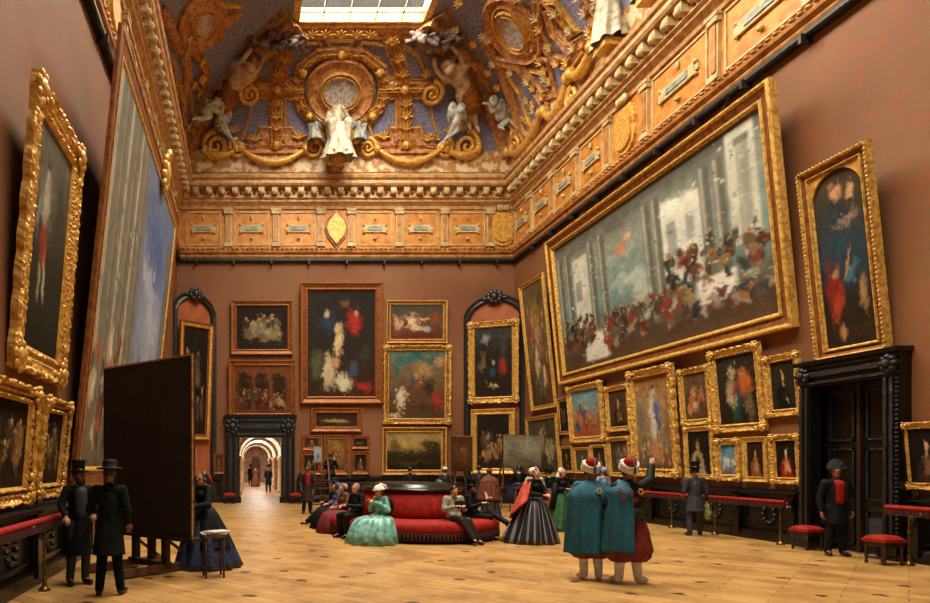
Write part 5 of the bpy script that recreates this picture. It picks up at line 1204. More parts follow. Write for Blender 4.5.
        if not sit_:
            z0 = P.z+.08; nn = 5
            lofted(m, [(P.x*(1-i/nn), P.y*(1-i/nn)+.03*i/nn, z0-(z0-hem)*i/nn, .155+.06*i/nn, .135+.07*i/nn, .04, 6, i*.2) for i in range(nn+1)], 26)
        else:
            lofted(m, [(P.x, P.y-.03, P.z+.12, .16, .14), (P.x, P.y-.05, P.z-.02, .18, .19), (P.x, P.y-.04, P.z-.11, .19, .2)], 20)
        o = m.build('coat', M[col], root); remesh(o, vox*1.1, 2)
        m = MB(); m.cap(g['neck']-V((0, -.015, .045)), g['neck']-V((0, -.015, .0)), .078, .064); m.build('collar', M[col], o); co_ = o
        for q in 'LR':
            m = MB(); d = (g['ha'+q]-g['el'+q]); m.cap(g['el'+q]+d*.86, g['el'+q]+d*.93, .038, .034); m.build('cuff', M[w_.get('cuff', 'white_cloth')], co_)
        if op:
            m = MB(); f = C+V((0, -.135, 0)); m.cap(C+V((0, -.075, .10)), C+V((0, -.07, -.2)), .105, .095, 14); m.build('waistcoat', M[op], root); m = MB(); m.ell(g['neck']+V((0, -.085, -.035)), (.045, .03, .045), 10); m.build('shirt_front', M['white_cloth'], root)
            m = MB()
            for s in (-1, 1): m.bar(f+V((s*.115, .0, .17)), f+V((s*.10, -.02, -.16)), .03, .02)
            m.build('lapel', M[col], co_)
    if 'skirt' in w_:
        col, hw, dp, nf = w_['skirt'][:4]; hemz = .012; P = g['pel']; kn = (g['knL']+g['knR'])/2; an = (g['anL']+g['anR'])/2
        m = MB(); sit_ = kn.z > P.z-.25
        if sit_: rings = [(P.x, P.y, P.z+.13, .13, .12), (P.x, P.y-.06, P.z+.08, .22, .22, .03, 9), (P.x, P.y-.2, P.z+.02, hw*.75, dp*.8, .05, 11), (P.x, P.y-.25, P.z-.12, hw*.88, dp*.95, .06, 11, .4), (P.x, P.y-.28, P.z-.32, hw, dp*1.05, .07, 11, .7), (P.x, P.y-.3, hemz, hw*1.08, dp*1.15, .08, 11, 1)]
        else: rings = [(P.x, P.y, P.z+.15, .125, .115)]+[(P.x*(1-f), P.y+.12*f*w_.get('train', 1), (P.z+.12)*(1-f)+hemz*f, .14+(hw-.14)*f**.75, .13+(dp-.13)*f**.75, .07*min(1, f*2), 11, f) for f in (.08, .18, .3, .45, .6, .75, .88, 1)]
        lofted(m, rings, 88); sk_ = m.build('skirt', M[col], root)
        if 'over' in w_:
            c2, h2, d2_, z2_ = w_['over']; m = MB(); zt = P.z+.14
            lofted(m, [(P.x, P.y+.1*f, zt*(1-f)+z2_*f, .15+(h2-.15)*f**.75, .14+(d2_-.14)*f**.75, .06*f, 9, f) for f in (0, .15, .3, .5, .7, .85, 1)], 72); m.build('overskirt', M[c2], sk_)
    if 'bodice' in w_:
        col = w_['bodice']; m = MB(); m.cap(g['pel']+V((0, 0, .12)), g['chest'], .118, .14); m.cap(sh['L']-V((.035, 0, .015)), sh['R']+V((.035, 0, -.015)), .078, .078)
        m.ell(g['chest']+V((0, -.07, .02)), (.13, .09, .09), 12); m.cap(g['chest'], g['neck']-V((0, 0, .06)), .11, .075)
        for q in 'LR': m.cap(sh[q], g['el'+q], .068, .07); m.cap(g['el'+q], g['el'+q]+(g['ha'+q]-g['el'+q])*.8, .075, .05)
        o = m.build('bodice', M[col], root); remesh(o, vox*1.1, 2)
        m = MB(); m.cap(g['neck']-V((0, 0, .035)), g['neck']-V((0, 0, .02)), .066, .062); m.build('collar', M[w_.get('collar', 'white_cloth')], root)
    # hats
    ht = w_.get('hat')
    T = Rf.to_4x4()
    def hat(prof, mt, up=.09, nm='hat', sx_=1, sy_=1.12, bk=.015):
        m = MB(); m.lathe(prof, 24, hp((0, bk, up)), 0, Rf, True, sx_, sy_); return m.build(nm, M[mt], root)
    if ht == 'top':
        ho = hat([(.088, -.005), (.15, .012), (.155, .02), (.15, .026), (.093, .02), (.09, .06), (.088, .12), (.098, .175), (.097, .182), (.001, .184)], w_.get('hatmat', 'black_cloth'), .075)
        m = MB(); m.lathe([(.094, .02), (.095, .05)], 24, hp((0, .015, .075)), 0, Rf, True, 1, 1.12); m.build('hat_band', M['black'], ho)
    elif ht == 'round':
        hat([(.09, -.005), (.15, .0), (.155, .01), (.15, .016), (.094, .015), (.09, .06), (.06, .09), (.001, .095)], w_.get('hatmat', 'black_cloth'), .075)
    elif ht == 'soft':
        hat([(.09, -.005), (.17, -.01), (.18, .005), (.17, .014), (.098, .02), (.1, .08), (.085, .12), (.04, .125), (.001, .105)], w_.get('hatmat', 'black_cloth'), .075, sx_=1, sy_=1.2)
    elif ht == 'bicorne':
        m = MB(); pr = []
        vs = []
        for j, (yy, hh) in enumerate(((-.055, 0), (-.05, 1), (.0, 1.18), (.05, 1), (.055, 0))):
            for i in range(13):
                xx = -.15+.3*i/12; top = .05+.12*(1-(xx/.15)**2)**.7 if abs(xx) < .15 else .05
                vs.append(hp((xx*(1.0), yy*1.6+.01, .055+top*hh)))
        m.add(vs, [(13*j+i, 13*j+i+1, 13*j+14+i, 13*j+13+i) for j in range(4) for i in range(12)]+[tuple(range(13))+tuple(range(64, 51, -1))], 0, True); ho = m.build('bicorne_hat', M['black_cloth'], root)
        m = MB(); m.ell(hp((.06, -.085, .14)), (.025, .012, .03), 8); m.build('cockade', M['redcloth'], ho)
    elif ht == 'bonnet':
        m = MB(); m.ell(hp((0, .065, .05)), (.095, .095, .105), 14, 0, T); m.lathe([(.09, 0), (.115, .03), (.12, .04), (.095, .03)], 20, hp((0, .0, .045)), 0, Rf @ Matrix.Rotation(R(65), 3, 'X')); m.build('bonnet', M[w_.get('hatmat', 'white_cloth')], root)
        m = MB()
        for s in (-1, 1): m.tube([hp((s*.09, -.01, .0)), hp((s*.07, -.03, -.08)), hp((0, -.06, -.12))], .008, 6)
        m.build('bonnet_ribbon', M[w_.get('hatmat', 'white_cloth')], root)
    elif ht == 'brimmed':
        hat([(.09, 0), (.14, -.015), (.145, -.008), (.1, .02), (.09, .06), (.05, .09), (.001, .095)], w_.get('hatmat', 'white_cloth'), .07, sy_=1.25)
        m = MB(); m.tube([hp((-.09, .03, .12)), hp((-.02, .1, .16)), hp((.06, .16, .12)), hp((.1, .2, .04))], [.02, .035, .03, .012], 8); m.build('feather', M[w_.get('hatmat', 'white_cloth')], root)
    elif ht == 'fez':
        m = MB(); m.lathe([(.095, 0), (.088, .08), (.07, .13), (.03, .15), (.001, .152)], 20, hp((0, .045, .085)), 0, Rf @ Matrix.Rotation(R(-28), 3, 'X')); ho = m.build('fez', M['velvet'], root)
        m = MB(); c0 = hp((0, .03, .075)); Mr = Rf @ Matrix.Rotation(R(-28), 3, 'X')
        for k in range(3):
            P = []
            for i in range(25):
                a = 2*pi*i/24; P.append(c0+Mr @ V((.10*cos(a), .108*sin(a), -.02+.035*k+.012*sin(a*2+k))))
            m.tube(P, .034-.003*k, 8)
        m.build('turban', M['white_cloth'], root)
        m = MB(); t0 = c0+Mr @ V((0, .01, .15)); m.tube([t0, t0+V((0, .07, -.02)), t0+V((0, .11, -.12)), t0+V((0, .1, -.22))], [.006, .008, .012, .02], 8); m.build('tassel', M['cape'], ho)
    elif ht == 'cap':
        m = MB(); m.ell(hp((0, .03, .055)), (.1, .105, .09), 12, 0, T); m.build('cap', M[w_.get('hatmat', 'white_cloth')], root)
    elif ht == 'veil':
        m = MB(); m.ell(hp((0, .04, .04)), (.1, .1, .11), 12, 0, T); lofted(m, [(hd.x, hd.y+.07, hd.z+.02, .1, .06), (hd.x, hd.y+.09, hd.z-.15, .13, .07, .06, 6), (hd.x, hd.y+.12, hd.z-.4, .17, .08, .08, 6)], 24); m.build('veil', M[w_.get('hatmat', 'white_cloth')], root)
    for nm, mt_, pts, rad in w_.get('tubes', ()):   # sashes, scarves, ribbons lying over the clothes
        m = MB(); m.tube([V(p) for p in pts], rad, 12, 0, w_.get('flat', .6)); m.build(nm, M[mt_], root)
    if 'cape' in w_:
        col, zt, zb, wd, opn = w_['cape']; m = MB()
        for_n = 60
        def fn(i, j):
            a = pi/2+(i-.5)*opn; z_ = zt+(zb-zt)*j; f = min(1, j*5)**.6; r = (.09+(.145)*f+wd*j**1.0*.2); fo = 1+.09*j**.5*sin(a*13+j*1.5)+.03*sin(a*5)
            if j < .06: r = .085+j*1.2
            sx_ = 1.28-.12*j
            return V((r*cos(a)*fo*sx_, .02+r*sin(a)*fo*1.0, z_+(.0)))
        m.grid(fn, for_n, 26); o = m.build('cape', M[col], root); s_ = o.modifiers.new('s', 'SOLIDIFY'); s_.thickness = .015; s_.offset = -1
        m = MB(); m.tube([V((.09*cos(a), .02+.085*sin(a), zt-.005)) for a in [pi*2*k/16 for k in range(17)]], .022, 8); m.build('cape_collar', M[col], root)
    return root
def foot(u, v, Z=0): Y = (EYE-Z)*F/(v-V0); return (u-U0)*Y/F, Y
# --- the two zouaves seen from behind
x, y = 5.30, 10.25
z1 = person('soldier in long teal cape, red baggy breeches and fez, seen from behind, arms folded', x, y, 172, stand(elL=(.27, -.1, 1.2), haL=(.08, -.24, 1.22), elR=(-.27, -.1, 1.2), haR=(-.08, -.24, 1.18), anL=(.1, .03, .09), anR=(-.1, .05, .09), head=(0, -.02, 1.61)),
    dict(trousers=('redcloth', 1), gaiters='white_cloth', shoes='white_cloth', coat=('cape', .95), hat='fez', cape=('cape', 1.47, .40, .33, 5.0), cuff='cape'), .012, 'skin_tan', H=1.80)
x, y = 5.66, 9.85
z2 = person('soldier in fez and half-draped teal cape pointing at the paintings with raised arm', x, y, 176, stand(elR=(-.36, -.12, 1.49), haR=(-.47, -.28, 1.72), palmR=(0, 0, -1), curlR=.15, elL=(.3, 0, 1.15), haL=(.2, -.2, 1.0), anL=(.13, .0, .09), anR=(-.16, -.05, .09), toR=(-.14, -.06, -.045), face=(-.1, -1, .1)),
    dict(trousers=('redcloth', 1), gaiters='white_cloth', shoes='white_cloth', coat=('black_cloth', .93), hat='fez', cuff='redcloth', sleeve=1.15), .012, 'skin_tan', H=1.80)
# half cape hanging from the near shoulder, with red star appliques
m = MB()
def hc(i, j):
    a = R(-35)+R(128)*i; r = .2+.07*j; z_ = 1.45-.98*j-.05*(1-j)*abs(i-.4); f = 1+.07*sin(a*11)*j; k = .35 if j < .04 else (.7 if j < .09 else 1)
    return V((.05+r*cos(a)*f*1.15*k, .0+r*sin(a)*f*k*1.02, z_+(.05 if j < .04 else 0)))
m.grid(hc, 40, 22); o = m.build('half_cape', M['cape'], z2); s_ = o.modifiers.new('s', 'SOLIDIFY'); s_.thickness = .02
for (a, z_) in ((R(55), 1.36), (R(80), 1.33), (R(62), 1.25), (R(95), 1.22)):
    m = MB(); c = V((.05+.245*cos(a)*1.15, .265*sin(a), z_))
    for k in range(4):
        q = k*pi/2+.4; m.ell(c+V((sin(a)*-.026*cos(q), .026*cos(a)*cos(q), .026*sin(q))), (.02, .01, .016), 6)
    m.build('red_applique', M['velvet'], z2)
for rt_, px in ((z1, 0), (z2, -.06)):
    m = MB(); c = V((px-.02, .29 if px == 0 else .19, 1.34))
    for k in range(6): q = k*pi/3; m.ell(c+V((.03*cos(q), 0, .035*sin(q))), (.014, .02, .018), 6)
    m.build('gold_star', M['goldtrim'], rt_)
m = MB(); lofted(m, [(0, 0, .96, .19, .17), (0, 0, 1.03, .2, .18, .03, 8), (0, 0, 1.1, .18, .165)], 30); m.build('waist_sash', M['brown_black'], z2)
# --- lady in striped skirt with red shawl
x, y = foot(537, 545)
ls = person('woman in white headdress, red shawl and black striped full skirt, standing by the sofa', x+.12, y+.40, 30, stand(haL=(.06, -.3, 1.12), elL=(.25, -.1, 1.13), haR=(-.06, -.3, 1.1), elR=(-.27, -.05, 1.13), face=(.25, -1, 0), head=(0, -.03, 1.58), sh=.165),
    dict(skirt=('striped', .66, .6, 0), bodice='black_cloth', hat='bonnet', shoes=None), .014, H=1.72, female=True)
m = MB()
def sw(i, j):
    a = R(150)+R(240)*i; r0 = .19+.25*j; z_ = 1.40-.85*j*(.5+.5*sin(pi*min(1, i*1.15))); f = 1+.05*sin(i*40+j*5)
    return V((-.02+r0*cos(a)*f*1.05-.08*j, .03-.02*j-r0*sin(a)*f*.95*-1, z_))
m.grid(lambda i, j: sw(i, j), 50, 14); 
m.v = [(x_, -y_+.06, z_) for x_, y_, z_ in m.v]
o = m.build('shawl', M['shawl'], ls); s_ = o.modifiers.new('s', 'SOLIDIFY'); s_.thickness = .025
x, y = foot(567, 532)
person('woman with white veil, black mantle and green skirt behind the lady in the red shawl', x, y+.3, 20, stand(haL=(.05, -.25, 1.15), haR=(-.05, -.25, 1.15), head=(0, -.03, 1.58), sh=.16), dict(skirt=('greendress', .5, .5, 0), bodice='black_cloth', hat='veil', shoes=None,
    tubes=[('mantle', 'black_cloth', [(-.2, .0, 1.3), (-.25, .0, 1.0), (-.3, .02, .6)], [.1, .13, .16]), ('mantle', 'black_cloth', [(.2, .0, 1.3), (.25, .0, 1.0), (.3, .02, .6)], [.1, .13, .16])]), .018, H=1.7, female=True)
x, y = foot(550, 530)
person('man in grey coat with bare dark head behind the red-shawled lady', x-.2, y+.5, 160, stand(haL=(.1, -.3, 1.15), elL=(.27, 0, 1.15)), dict(trousers='brown_black', coat=('lightgrey', .8)), .02, H=1.68)
x, y = foot(557, 528)
person('woman in a brown dress and black hat, half hidden behind the grey-coated man', x+.4, y+1.4, 200, stand(), dict(skirt=('browncloth', .45, .45, 0), bodice='black_cloth', hat='bonnet', hatmat='black_cloth', shoes=None), .02, H=1.66, female=True)
x, y = foot(603, 522)
person('woman in lavender bonnet and dress glimpsed between the two fezzes', x, y, 190, stand(), dict(skirt=('lavender', .5, .5, 0), bodice='lavender', hat='bonnet', hatmat='lavender', shoes=None), .02, H=1.66, female=True)
# --- standing visitor with bag
x, y = foot(695, 536)
pm = person('man in slate grey frock coat and top hat, seen from behind, with a green bag', x, y, 168, stand(haR=(-.26, -.02, .88), haL=(.2, -.2, 1.05), anL=(.13, .03, .09), anR=(-.16, -.12, .09)), dict(trousers='grey_cloth', coat=('grey_cloth', .62), hat='top'), .015, H=1.72)
m = MB(); lofted(m, [(-.27, 0, .82, .02, .02), (-.27, 0, .76, .05, .05), (-.27, 0, .6, .1, .09, .05, 5), (-.26, 0, .45, .09, .08), (-.26, 0, .4, .03, .03)], 18); m.v = [(a, b+.05, c) for a, b, c in m.v]
hb = m.build('hand_bag', M['yellowbag'], pm)
# --- guards in bicornes
x, y = foot(836, 556)
person('guard in bicorne hat, red waistcoat and black uniform standing before the black carved door', x, y, -15, stand(haL=(.24, -.05, .86), elL=(.27, .04, 1.12), haR=(-.25, -.03, .84), face=(-.35, -1, 0)), dict(trousers='black_cloth', coat=('black_cloth', .62, 'velvet'), hat='bicorne'), .013, H=1.76, skin='skin_tan')
x, y = foot(307, 514)
person('guard in red waistcoat and long dark coat standing beside the bright doorway', x, y, 10, stand(haL=(.25, 0, .86)), dict(trousers='black_cloth', coat=('brown_black', .45, 'velvet'), hat='cap', hatmat='black_cloth'), .016, H=1.74, skin='skin_tan')
# --- the two men at the shaded wall
pa = person('bearded man in top hat leaning one hand on the red handrail of the shaded wall', -2.52, 9.75, 38, stand(elR=(-.28, -.02, 1.2), haR=(-.30, -.26, 1.04), palmR=(0, 0, -1), haL=(.16, -.2, 1.05), elL=(.27, -.02, 1.13), face=(.45, -1, -.05), knL=(.1, -.05, .52), head=(0, -.02, 1.6)),
    dict(trousers='brown_black', coat=('green_black', .45, 'grey_cloth'), hat='top', cuff='green_black'), .013, 'skin_tan', beard='hair_dark', H=1.74)
pb = person('man in round brimmed hat and long dark green coat with his back to the viewer', -1.9, 8.98, 178, stand(haR=(-.22, -.15, .95), haL=(.2, -.25, 1.1), elL=(.27, -.03, 1.15), anL=(.12, .06, .09), anR=(-.14, -.04, .09), face=(.35, -1, 0)),
    dict(trousers='green_black', coat=('green_black', .55), hat='soft', cuff='green_black'), .013, 'skin_tan', beard='hair_dark', H=1.78)
# --- the copyist lady by the stool
lb_ = person('woman in black with red hair ribbon and blue skirt beside the very large canvas', -.78, 11.35, -50, stand(haR=(-.1, -.35, 1.1), elR=(-.24, -.12, 1.12), haL=(.1, -.34, 1.08), elL=(.25, -.1, 1.12), head=(0, -.03, 1.57), face=(-.15, -1, 0), sh=.16),
    dict(skirt=('bluedress', .52, .62, 0), bodice='black_cloth', shoes=None, tubes=[('hair_ribbon', 'velvet', [(.03, .09, 1.63), (.06, .13, 1.5), (.05, .14, 1.36)], [.03, .022, .012]),
    ], over=('black_cloth', .44, .5, .35)), .013, H=1.70, female=True)
# --- ladder copyist, canvas copyist
x, y = foot(330, 513); y = 24.6; x = (330.5-U0)*y/F
person('copyist in dark clothes on a step ladder facing the small arched-panel picture', x, y, 165, stand(haR=(-.2, -.35, 1.25), elR=(-.28, -.1, 1.15), haL=(.15, -.3, 1.1)), dict(trousers='black_cloth', coat=('black_cloth', .85)), .02, H=1.55, z=.62)
# --- seated people round the sofa
def seat(a, off=-.12, yaw=None):
    """a point on the sofa rim, angle a degrees from +x; returns x, y, yaw facing outwards"""
    ca, sa = cos(R(a)), sin(R(a)); x_ = SOX+(SA-.28)*ca; y_ = SOY+(SB-.28)*sa
    return x_, y_, math.degrees(math.atan2(ca, -sa)) if yaw is None else yaw
x, y, yw = seat(231)
person('woman in white plumed hat and wide turquoise dress seated on the red sofa', 2.98, 14.95, -52, sit(.47, haL=(.05, -.3, .95), haR=(-.02, -.3, .92), head=(0, -.06, 1.15), face=(-.1, -1, -.15), sh=.16), dict(skirt=('tealdress', .52, .5, 0), bodice='tealdress', hat='brimmed', shoes=None, collar='black_cloth',
    tubes=[('lace_mantle', 'black_cloth', [(-.19, .05, 1.0), (-.1, .14, .86), (.0, .2, .62)], [.08, .1, .1]), ('lace_mantle', 'black_cloth', [(.2, .04, 1.0), (.19, .1, .8), (.15, .1, .62)], [.08, .09, .06])]), .014, H=1.74, female=True)
person('white-haired man in dark suit seated beside the turquoise dress', 2.62, 16.0, -60, sit(.47, haL=(.03, -.4, .78), haR=(-.05, -.42, .76), head=(0, -.05, 1.17)), dict(trousers='black_cloth', coat=('black_cloth', .3)), .016, hair='hair_grey', H=1.76)
person('woman in dark crimson dress and grey bonnet on the shaded side of the sofa', 2.48, 17.15, -70, sit(.47, head=(0, -.06, 1.15)), dict(skirt=('redcloth', .42, .42, 0), bodice='browncloth', hat='bonnet', hatmat='lightgrey', shoes=None), .018, H=1.70, female=True)
person('woman in violet bonnet and dark dress beyond the crimson dress on the sofa', 2.45, 18.2, -85, sit(.47, head=(0, -.06, 1.15)), dict(skirt=('black_cloth', .42, .42, 0), bodice='purple', hat='bonnet', hatmat='purple', shoes=None), .018, H=1.70, female=True)
person('man in black with outstretched legs farthest on the shaded side of the sofa', 2.45, 19.0, -95, sit(.47, anL=(.13, -.8, .12), anR=(-.13, -.72, .12), knL=(.12, -.43, .46), knR=(-.12, -.43, .46)), dict(trousers='black_cloth', coat=('black_cloth', .3), hat='soft'), .018, H=1.72)
pr = person('man in pale grey jacket reading a dark book on the red sofa', 4.64, 14.98, 8, sit(.47, head=(-.02, -.08, 1.16), haL=(.1, -.32, .84), haR=(-.1, -.32, .84), face=(.15, -1, -.45), knL=(.16, -.42, .53), anL=(.34, -.52, .09), knR=(-.02, -.44, .55), anR=(.2, -.6, .12)),
    dict(trousers='brown_black', coat=('lightgrey', .3)), .014, H=1.74)
m = MB(); m.box(-.13, .13, -.01, .01, 0, .17); bk = m.build('book', M['green_black'], None, (4.70, 14.60, .80), (R(-25), 0, R(8))); tag(bk, 'dark open book held by the man in the pale grey jacket', 'book')
ph = person('man in black top hat with crossed legs holding a white paper on the sofa', 5.30, 15.75, 56, sit(.47, haL=(.05, -.36, .95), haR=(-.14, -.3, .85), knL=(.05, -.44, .62), anL=(-.1, -.86, .40), toL=(-.02, -.15, .0), knR=(-.1, -.44, .53), anR=(-.08, -.5, .09), head=(0, -.02, 1.16)),
    dict(trousers='black_cloth', coat=('black_cloth', .3), hat='top'), .014, beard='hair_dark', H=1.76)
m = MB(); m.box(-.07, .07, -.004, .004, 0, .17); pp = m.build('folded_paper', M['white_cloth'], None, (5.60, 15.52, .95), (R(-15), R(8), R(50))); tag(pp, 'small white paper in the hand of the crossed-legged man', 'paper')
person('woman in bright green bonnet on the far side of the sofa', 5.35, 18.6, 205, sit(.47, head=(0, -.02, 1.17)), dict(skirt=('browncloth', .4, .4, 0), bodice='browncloth', hat='bonnet', hatmat='greendress', shoes=None), .018, H=1.76, female=True)
x, y = foot(489, 516)
person('figure wrapped in rust red cloak standing beyond the sofa, turned away', x, y, 200, stand(sh=.16), dict(skirt=('brown_black', .36, .36, 0), bodice='browncloth', hat='cap', hatmat='browncloth', shoes=None, cape=('browncloth', 1.47, .6, .5, 6.2)), .018, H=1.62, female=True)
x, y = foot(479, 512)
person('visitor in brown coat beyond the sofa next to the rust red cloak', x, y, 170, stand(), dict(trousers='brown_black', coat=('brown_black', .5)), .02, H=1.72)
x, y = foot(445, 512)
person('woman in white cap and brown dress behind the sofa near the leaning brown canvas', x, y, 180, stand(), dict(skirt=('brown_black', .42, .42, 0), bodice='brown_black', hat='cap', shoes=None), .02, H=1.66, female=True)
x, y = foot(410, 512)
person('man in dark coat standing far behind the black sofa top below the landscape', x, y, 180, stand(), dict(trousers='black_cloth', coat=('black_cloth', .5)), .022, H=1.66)
# --- people in the gallery
for u, v, lb, c, fem, yw in ((268.3, 492.5, 'dark silhouetted man walking in the bright gallery, nearest the doorway', 'black_cloth', 0, 0), (255.5, 486.5, 'tiny woman in reddish dress in the bright gallery', 'browncloth', 1, 180), (250.5, 485.5, 'tiny dark couple member farthest on the shaded side of the gallery', 'black_cloth', 0, 160), (272.3, 485, 'tiny pale-coated man near the columns of the gallery', 'lightgrey', 0, 30)):
    x, y = foot(u, v); x = max(GX0+.35, min(GX1-.35, x)); w__ = dict(skirt=(c, .38, .38, 0), bodice=c, shoes=None) if fem else dict(trousers=c, coat=(c, .5), hat='top')
    person(lb, x, min(y, 60), yw, stand(), w__, .03, H=1.6, female=bool(fem))
# ---------------------------------------------------------------- easels and canvases
TLc, TRc = at(104, 369, 11.85), at(193, 352, 10.3)
def leaning_canvas(name, label, A, B, zb, zt, mt_front, mt_back, th=.045, pic=None, lean=0.0, bars=True):
    A = V((A[0], A[1], 0)); B = V((B[0], B[1], 0)); ex = B-A; W = ex.length; rz = math.atan2(ex.y, ex.x)
    root = empty(name, (*((A+B)/2).xy, zb), (R(lean), 0, rz)); tag(root, label, 'canvas'); H = zt-zb
    m = MB(); m.box(-W/2, W/2, -.012, 0, 0, H); m.build('linen', mt_back, root)
    m = MB(); m.box(-W/2, W/2, 0, th, 0, .06); m.box(-W/2, W/2, 0, th, H-.06, H); m.box(-W/2, -W/2+.06, 0, th, 0, H); m.box(W/2-.06, W/2, 0, th, 0, H)
    m.box(-W/2, W/2, -.02, .0, H-.022, H+.006, 1); m.box(W/2-.022, W/2+.008, -.02, 0, 0, H, 1); m.build('stretcher', [M['wood_dark'], mt_front], root)
    if pic is not None: canvas_obj('painted_surface', pic, -W/2, W/2, 0, H, -.016, root)
    return root, W, H, rz
cv, cW, cH, crz = leaning_canvas('large_canvas', 'very large dark canvas seen from its back, standing near the shaded wall', TLc, TRc, .62, 3.5, M['canvas_edge'], M['canvas_back'])
m = MB(); rn = random.Random(4)
for k in range(9):
    x0, z0 = rn.uniform(-cW*.4, cW*.35), rn.uniform(.5, cH*.9); P = [V((x0, -.014, z0))]; a = rn.uniform(0, 6)
    for j in range(8): a += rn.uniform(-.35, .35); P.append(P[-1]+V((cos(a)*.07, 0, sin(a)*.07)))
    m.tube([V((max(-cW/2+.05, min(cW/2-.05, p.x)), p.y, max(.05, min(cH-.05, p.z)))) for p in P], .0022, 5)
m.build('chalk_marks', M['wood'], cv)
# heavy studio easel under it
c0 = (V((TLc.x, TLc.y, 0))+V((TRc.x, TRc.y, 0)))/2
es = empty('studio_easel', (c0.x+.02, c0.y+.0, 0), (0, 0, crz)); tag(es, 'heavy dark wooden easel with long foot beams carrying the very large canvas', 'easel')
for xx in (-.42, .0, .36):
    m = MB(); m.box(xx-.06, xx+.06, .06, .16, .1, 3.0); m.build('upright', M['wood_dark'], es)
m = MB(); m.box(-1.2, 1.2, -.08, .16, .56, .62); m.build('ledge', M['wood_dark'], es)
for xx in (-.48, .42):
    m = MB(); m.box(xx-.06, xx+.06, -.85, .75, .03, .14); m.build('foot_beam', M['wood'], es)
m = MB(); m.box(-.5, .5, .0, .12, .08, .18); m.build('cross_beam', M['wood_dark'], es); m = MB(); m.box(-.5, .5, .05, .13, 1.2, 1.28); m.build('cross_beam', M['wood_dark'], es)
for xx in (-.48, .42):
    m = MB(); m.cap((xx, .08, .55), (xx, .7, .12), .03, .03, 8)
    for sy in (-.75, .65): m.lathe([(.03, -.012), (.03, .012)], 10, (xx, sy, .03), 0, Matrix.Rotation(R(90), 3, 'Y'))
    m.build('brace', M['wood_dark'], es)
# stool with papers
def rush_stool(x, y, h, s, label, rz=0):
    root = empty('rush_stool', (x, y, 0), (0, 0, rz)); tag(root, label, 'stool')
    m = MB(); m.box(-s/2, s/2, -s/2, s/2, h-.05, h); m.build('seat', M['wood'], root)
    for sx_ in (-1, 1):
        for sy in (-1, 1):
            m = MB(); m.lathe([(.016, 0), (.02, .02), (.015, .2), (.022, .22), (.015, .24), (.017, h-.05)], 8, (sx_*(s/2-.03), sy*(s/2-.03), 0)); m.build('leg', M['wood_dark'], root)
    for zz in (.15, .32, .49):
        for sx_ in (-1, 1):
            m = MB(); m.rod((sx_*(s/2-.03), -s/2+.03, zz), (sx_*(s/2-.03), s/2-.03, zz), .01, 6); m.build('rung', M['wood_dark'], root)
            m = MB(); m.rod((-s/2+.03, sx_*(s/2-.03), zz), (s/2-.03, sx_*(s/2-.03), zz), .01, 6); m.build('rung', M['wood_dark'], root)
rush_stool(-.56, 10.45, .68, .34, 'high wooden stool piled with papers in front of the blue-skirted copyist', R(12))
for k in range(3):
    m = MB(); m.box(-.2+.02*k, .2, -.15, .15-.02*k, 0, .014); o = m.build('sketch_portfolio', M['paper'] if k != 1 else M['lightgrey'], None, (-.56+.02*k, 10.45, .682+.016*k), (0, 0, R(12+14*k)))
    tag(o, ('lowest pale sheet of the papers on the high stool', 'grey middle sheet of the papers on the high stool', 'topmost white sheet of the papers on the high stool')[k], 'papers')
# painter's canvas on an A-shaped easel, standing far back
def a_easel(x, y, label, h=2.4, rz=0, w_=.9):
    root = empty('easel', (x, y, 0), (0, 0, rz)); tag(root, label, 'easel')
    for sg in (-1, 1):
        m = MB(); m.bar((sg*w_/2, 0, 0), (sg*.08, .25, h), .06, .04); m.build('front_leg', M['wood'], root)
    m = MB(); m.bar((0, .95, 0), (0, .27, h*.96), .06, .04); m.build('rear_leg', M['wood'], root)
    m = MB(); m.box(-w_/2-.1, w_/2+.1, -.08, .1, .78, .84); m.bar((-w_*.36, .06, .5), (w_*.36, .06, .5), .05, .03); m.build('ledge', M['wood'], root)
    return root
p = Pic(34, 36).grad([(0, '#8f8a74'), (.4, '#a8a28c'), (.8, '#8c8468'), (1, '#5c5440')]).blob(.65, .35, .25, .3, '#c0bca8', 0, .8).blob(.25, .5, .2, .4, '#6c6c5c', 0, .9).blob(.5, .75, .3, .12, '#6a5a40', 0, .8).noise(.35, 60)
A, B = at(503, 433, 25.6), at(540.6, 439.8, 26.8)
cx_, W_, H_, rz_ = leaning_canvas('copy_canvas', 'pale unfinished copy on a canvas set on an easel, near the lit wall', A, B, EYE-6.8*25.6/F+.05, EYE+28*26/F, M['canvas_edge'], M['canvas_back'], pic=p)
a_easel((A.x+B.x)/2-.4, (A.y+B.y)/2+.03, 'wooden easel holding the pale unfinished copy', 2.6, rz_, 1.3)
A, B = at(452, 434.5, 26.2), at(472.5, 438, 26.6)
p = Pic(20, 34).grad([(0, '#4c3420'), (.5, '#5c3a24'), (1, '#3a2616')]).blob(.6, .5, .2, .4, '#7c4c2c', 5, .8).blob(.45, .35, .1, .1, '#8c6444').noise(.4, 61)
cx_, W_, H_, rz_ = leaning_canvas('copy_canvas', 'narrow brown half-finished canvas on an easel between the landscape and the corner panel', A, B, EYE-9*26.2/F+.02, EYE+27*26.4/F, M['canvas_edge'], M['canvas_back'], pic=p)
a_easel((A.x+B.x)/2, (A.y+B.y)/2+.03, 'wooden easel behind the narrow brown canvas', 2.5, rz_, .8)
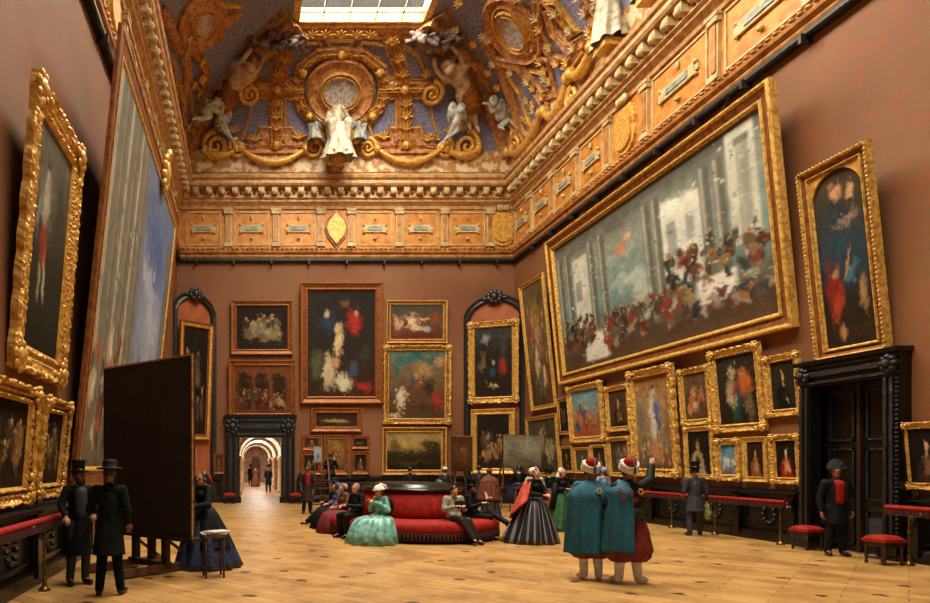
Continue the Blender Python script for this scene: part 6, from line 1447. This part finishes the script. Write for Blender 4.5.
# high seat with the copyist before the pale canvas
hx, hy = at(519, 463, 24.4).x, 24.4
m = MB(); st_ = empty('platform_stool', (hx, hy, 0)); tag(st_, 'tall wooden stool under the blue-skirted painter of the pale copy', 'stool')
m.box(-.22, .22, -.2, .2, .85, .9); m.build('seat', M['wood'], st_)
for sx_ in (-1, 1):
    for sy in (-1, 1):
        m = MB(); m.bar((sx_*.26, sy*.24, 0), (sx_*.18, sy*.16, .85), .04, .04); m.build('leg', M['wood'], st_)
person('painter in black bodice and dark blue skirt on a tall stool before the pale copy', hx, hy, 165, sit(.44, haR=(-.1, -.45, 1.0), elR=(-.26, -.2, .9), haL=(.12, -.3, .8)), dict(skirt=('bluedress', .38, .4, 0), bodice='black_cloth', shoes=None), .02, H=1.72, female=True, z=.44)
# step ladder beside the end wall pictures, small canvas in front of it
lx, ly = at(322, 490, 24.2).x, 24.3
sl = empty('step_ladder', (lx, ly, 0), (0, 0, R(-6))); tag(sl, 'brown wooden step ladder with the standing copyist in front of the end wall', 'ladder')
for sg in (-1, 1):
    m = MB(); m.bar((sg*.38, -.35, 0), (sg*.22, .25, 1.9), .06, .05); m.build('rail', M['wood'], sl)
    m = MB(); m.bar((sg*.38, .85, 0), (sg*.22, .3, 1.85), .05, .05); m.build('rear_rail', M['wood'], sl)
for k in range(6):
    f = (k+1)/6.5; m = MB(); m.box(-.38+.16*f, .38-.16*f, -.35+.6*f-.06, -.35+.6*f+.06, 1.9*f-.02, 1.9*f+.02); m.build('tread', M['wood'], sl)
m = MB(); m.box(-.35, .35, -.3, .3, .54, .60)
for sx_ in (-1, 1):
    for sy in (-1, 1): m.bar((sx_*.33, sy*.28, 0), (sx_*.3, sy*.25, .55), .05, .05)
o = m.build('copyist_platform', M['wood'], None, (at(330.5, 470, 24.6).x, 24.6-.0, 0)); tag(o, 'low wooden platform under the copyist by the step ladder', 'platform')
p = Pic(14, 20).grad([(0, '#8894ac'), (.5, '#9aa4b4'), (1, '#6c6c6c')]).blob(.5, .6, .25, .3, '#4c4c54').noise(.2, 62)
cx_, W_, H_, rz_ = leaning_canvas('small_canvas', 'small bluish canvas propped at the top of the step ladder', at(314, 447, 24.15), at(321.5, 447, 24.15), EYE+1*24/F-.02, EYE+16.5*24/F, M['canvas_edge'], M['canvas_back'], pic=p, th=.02)
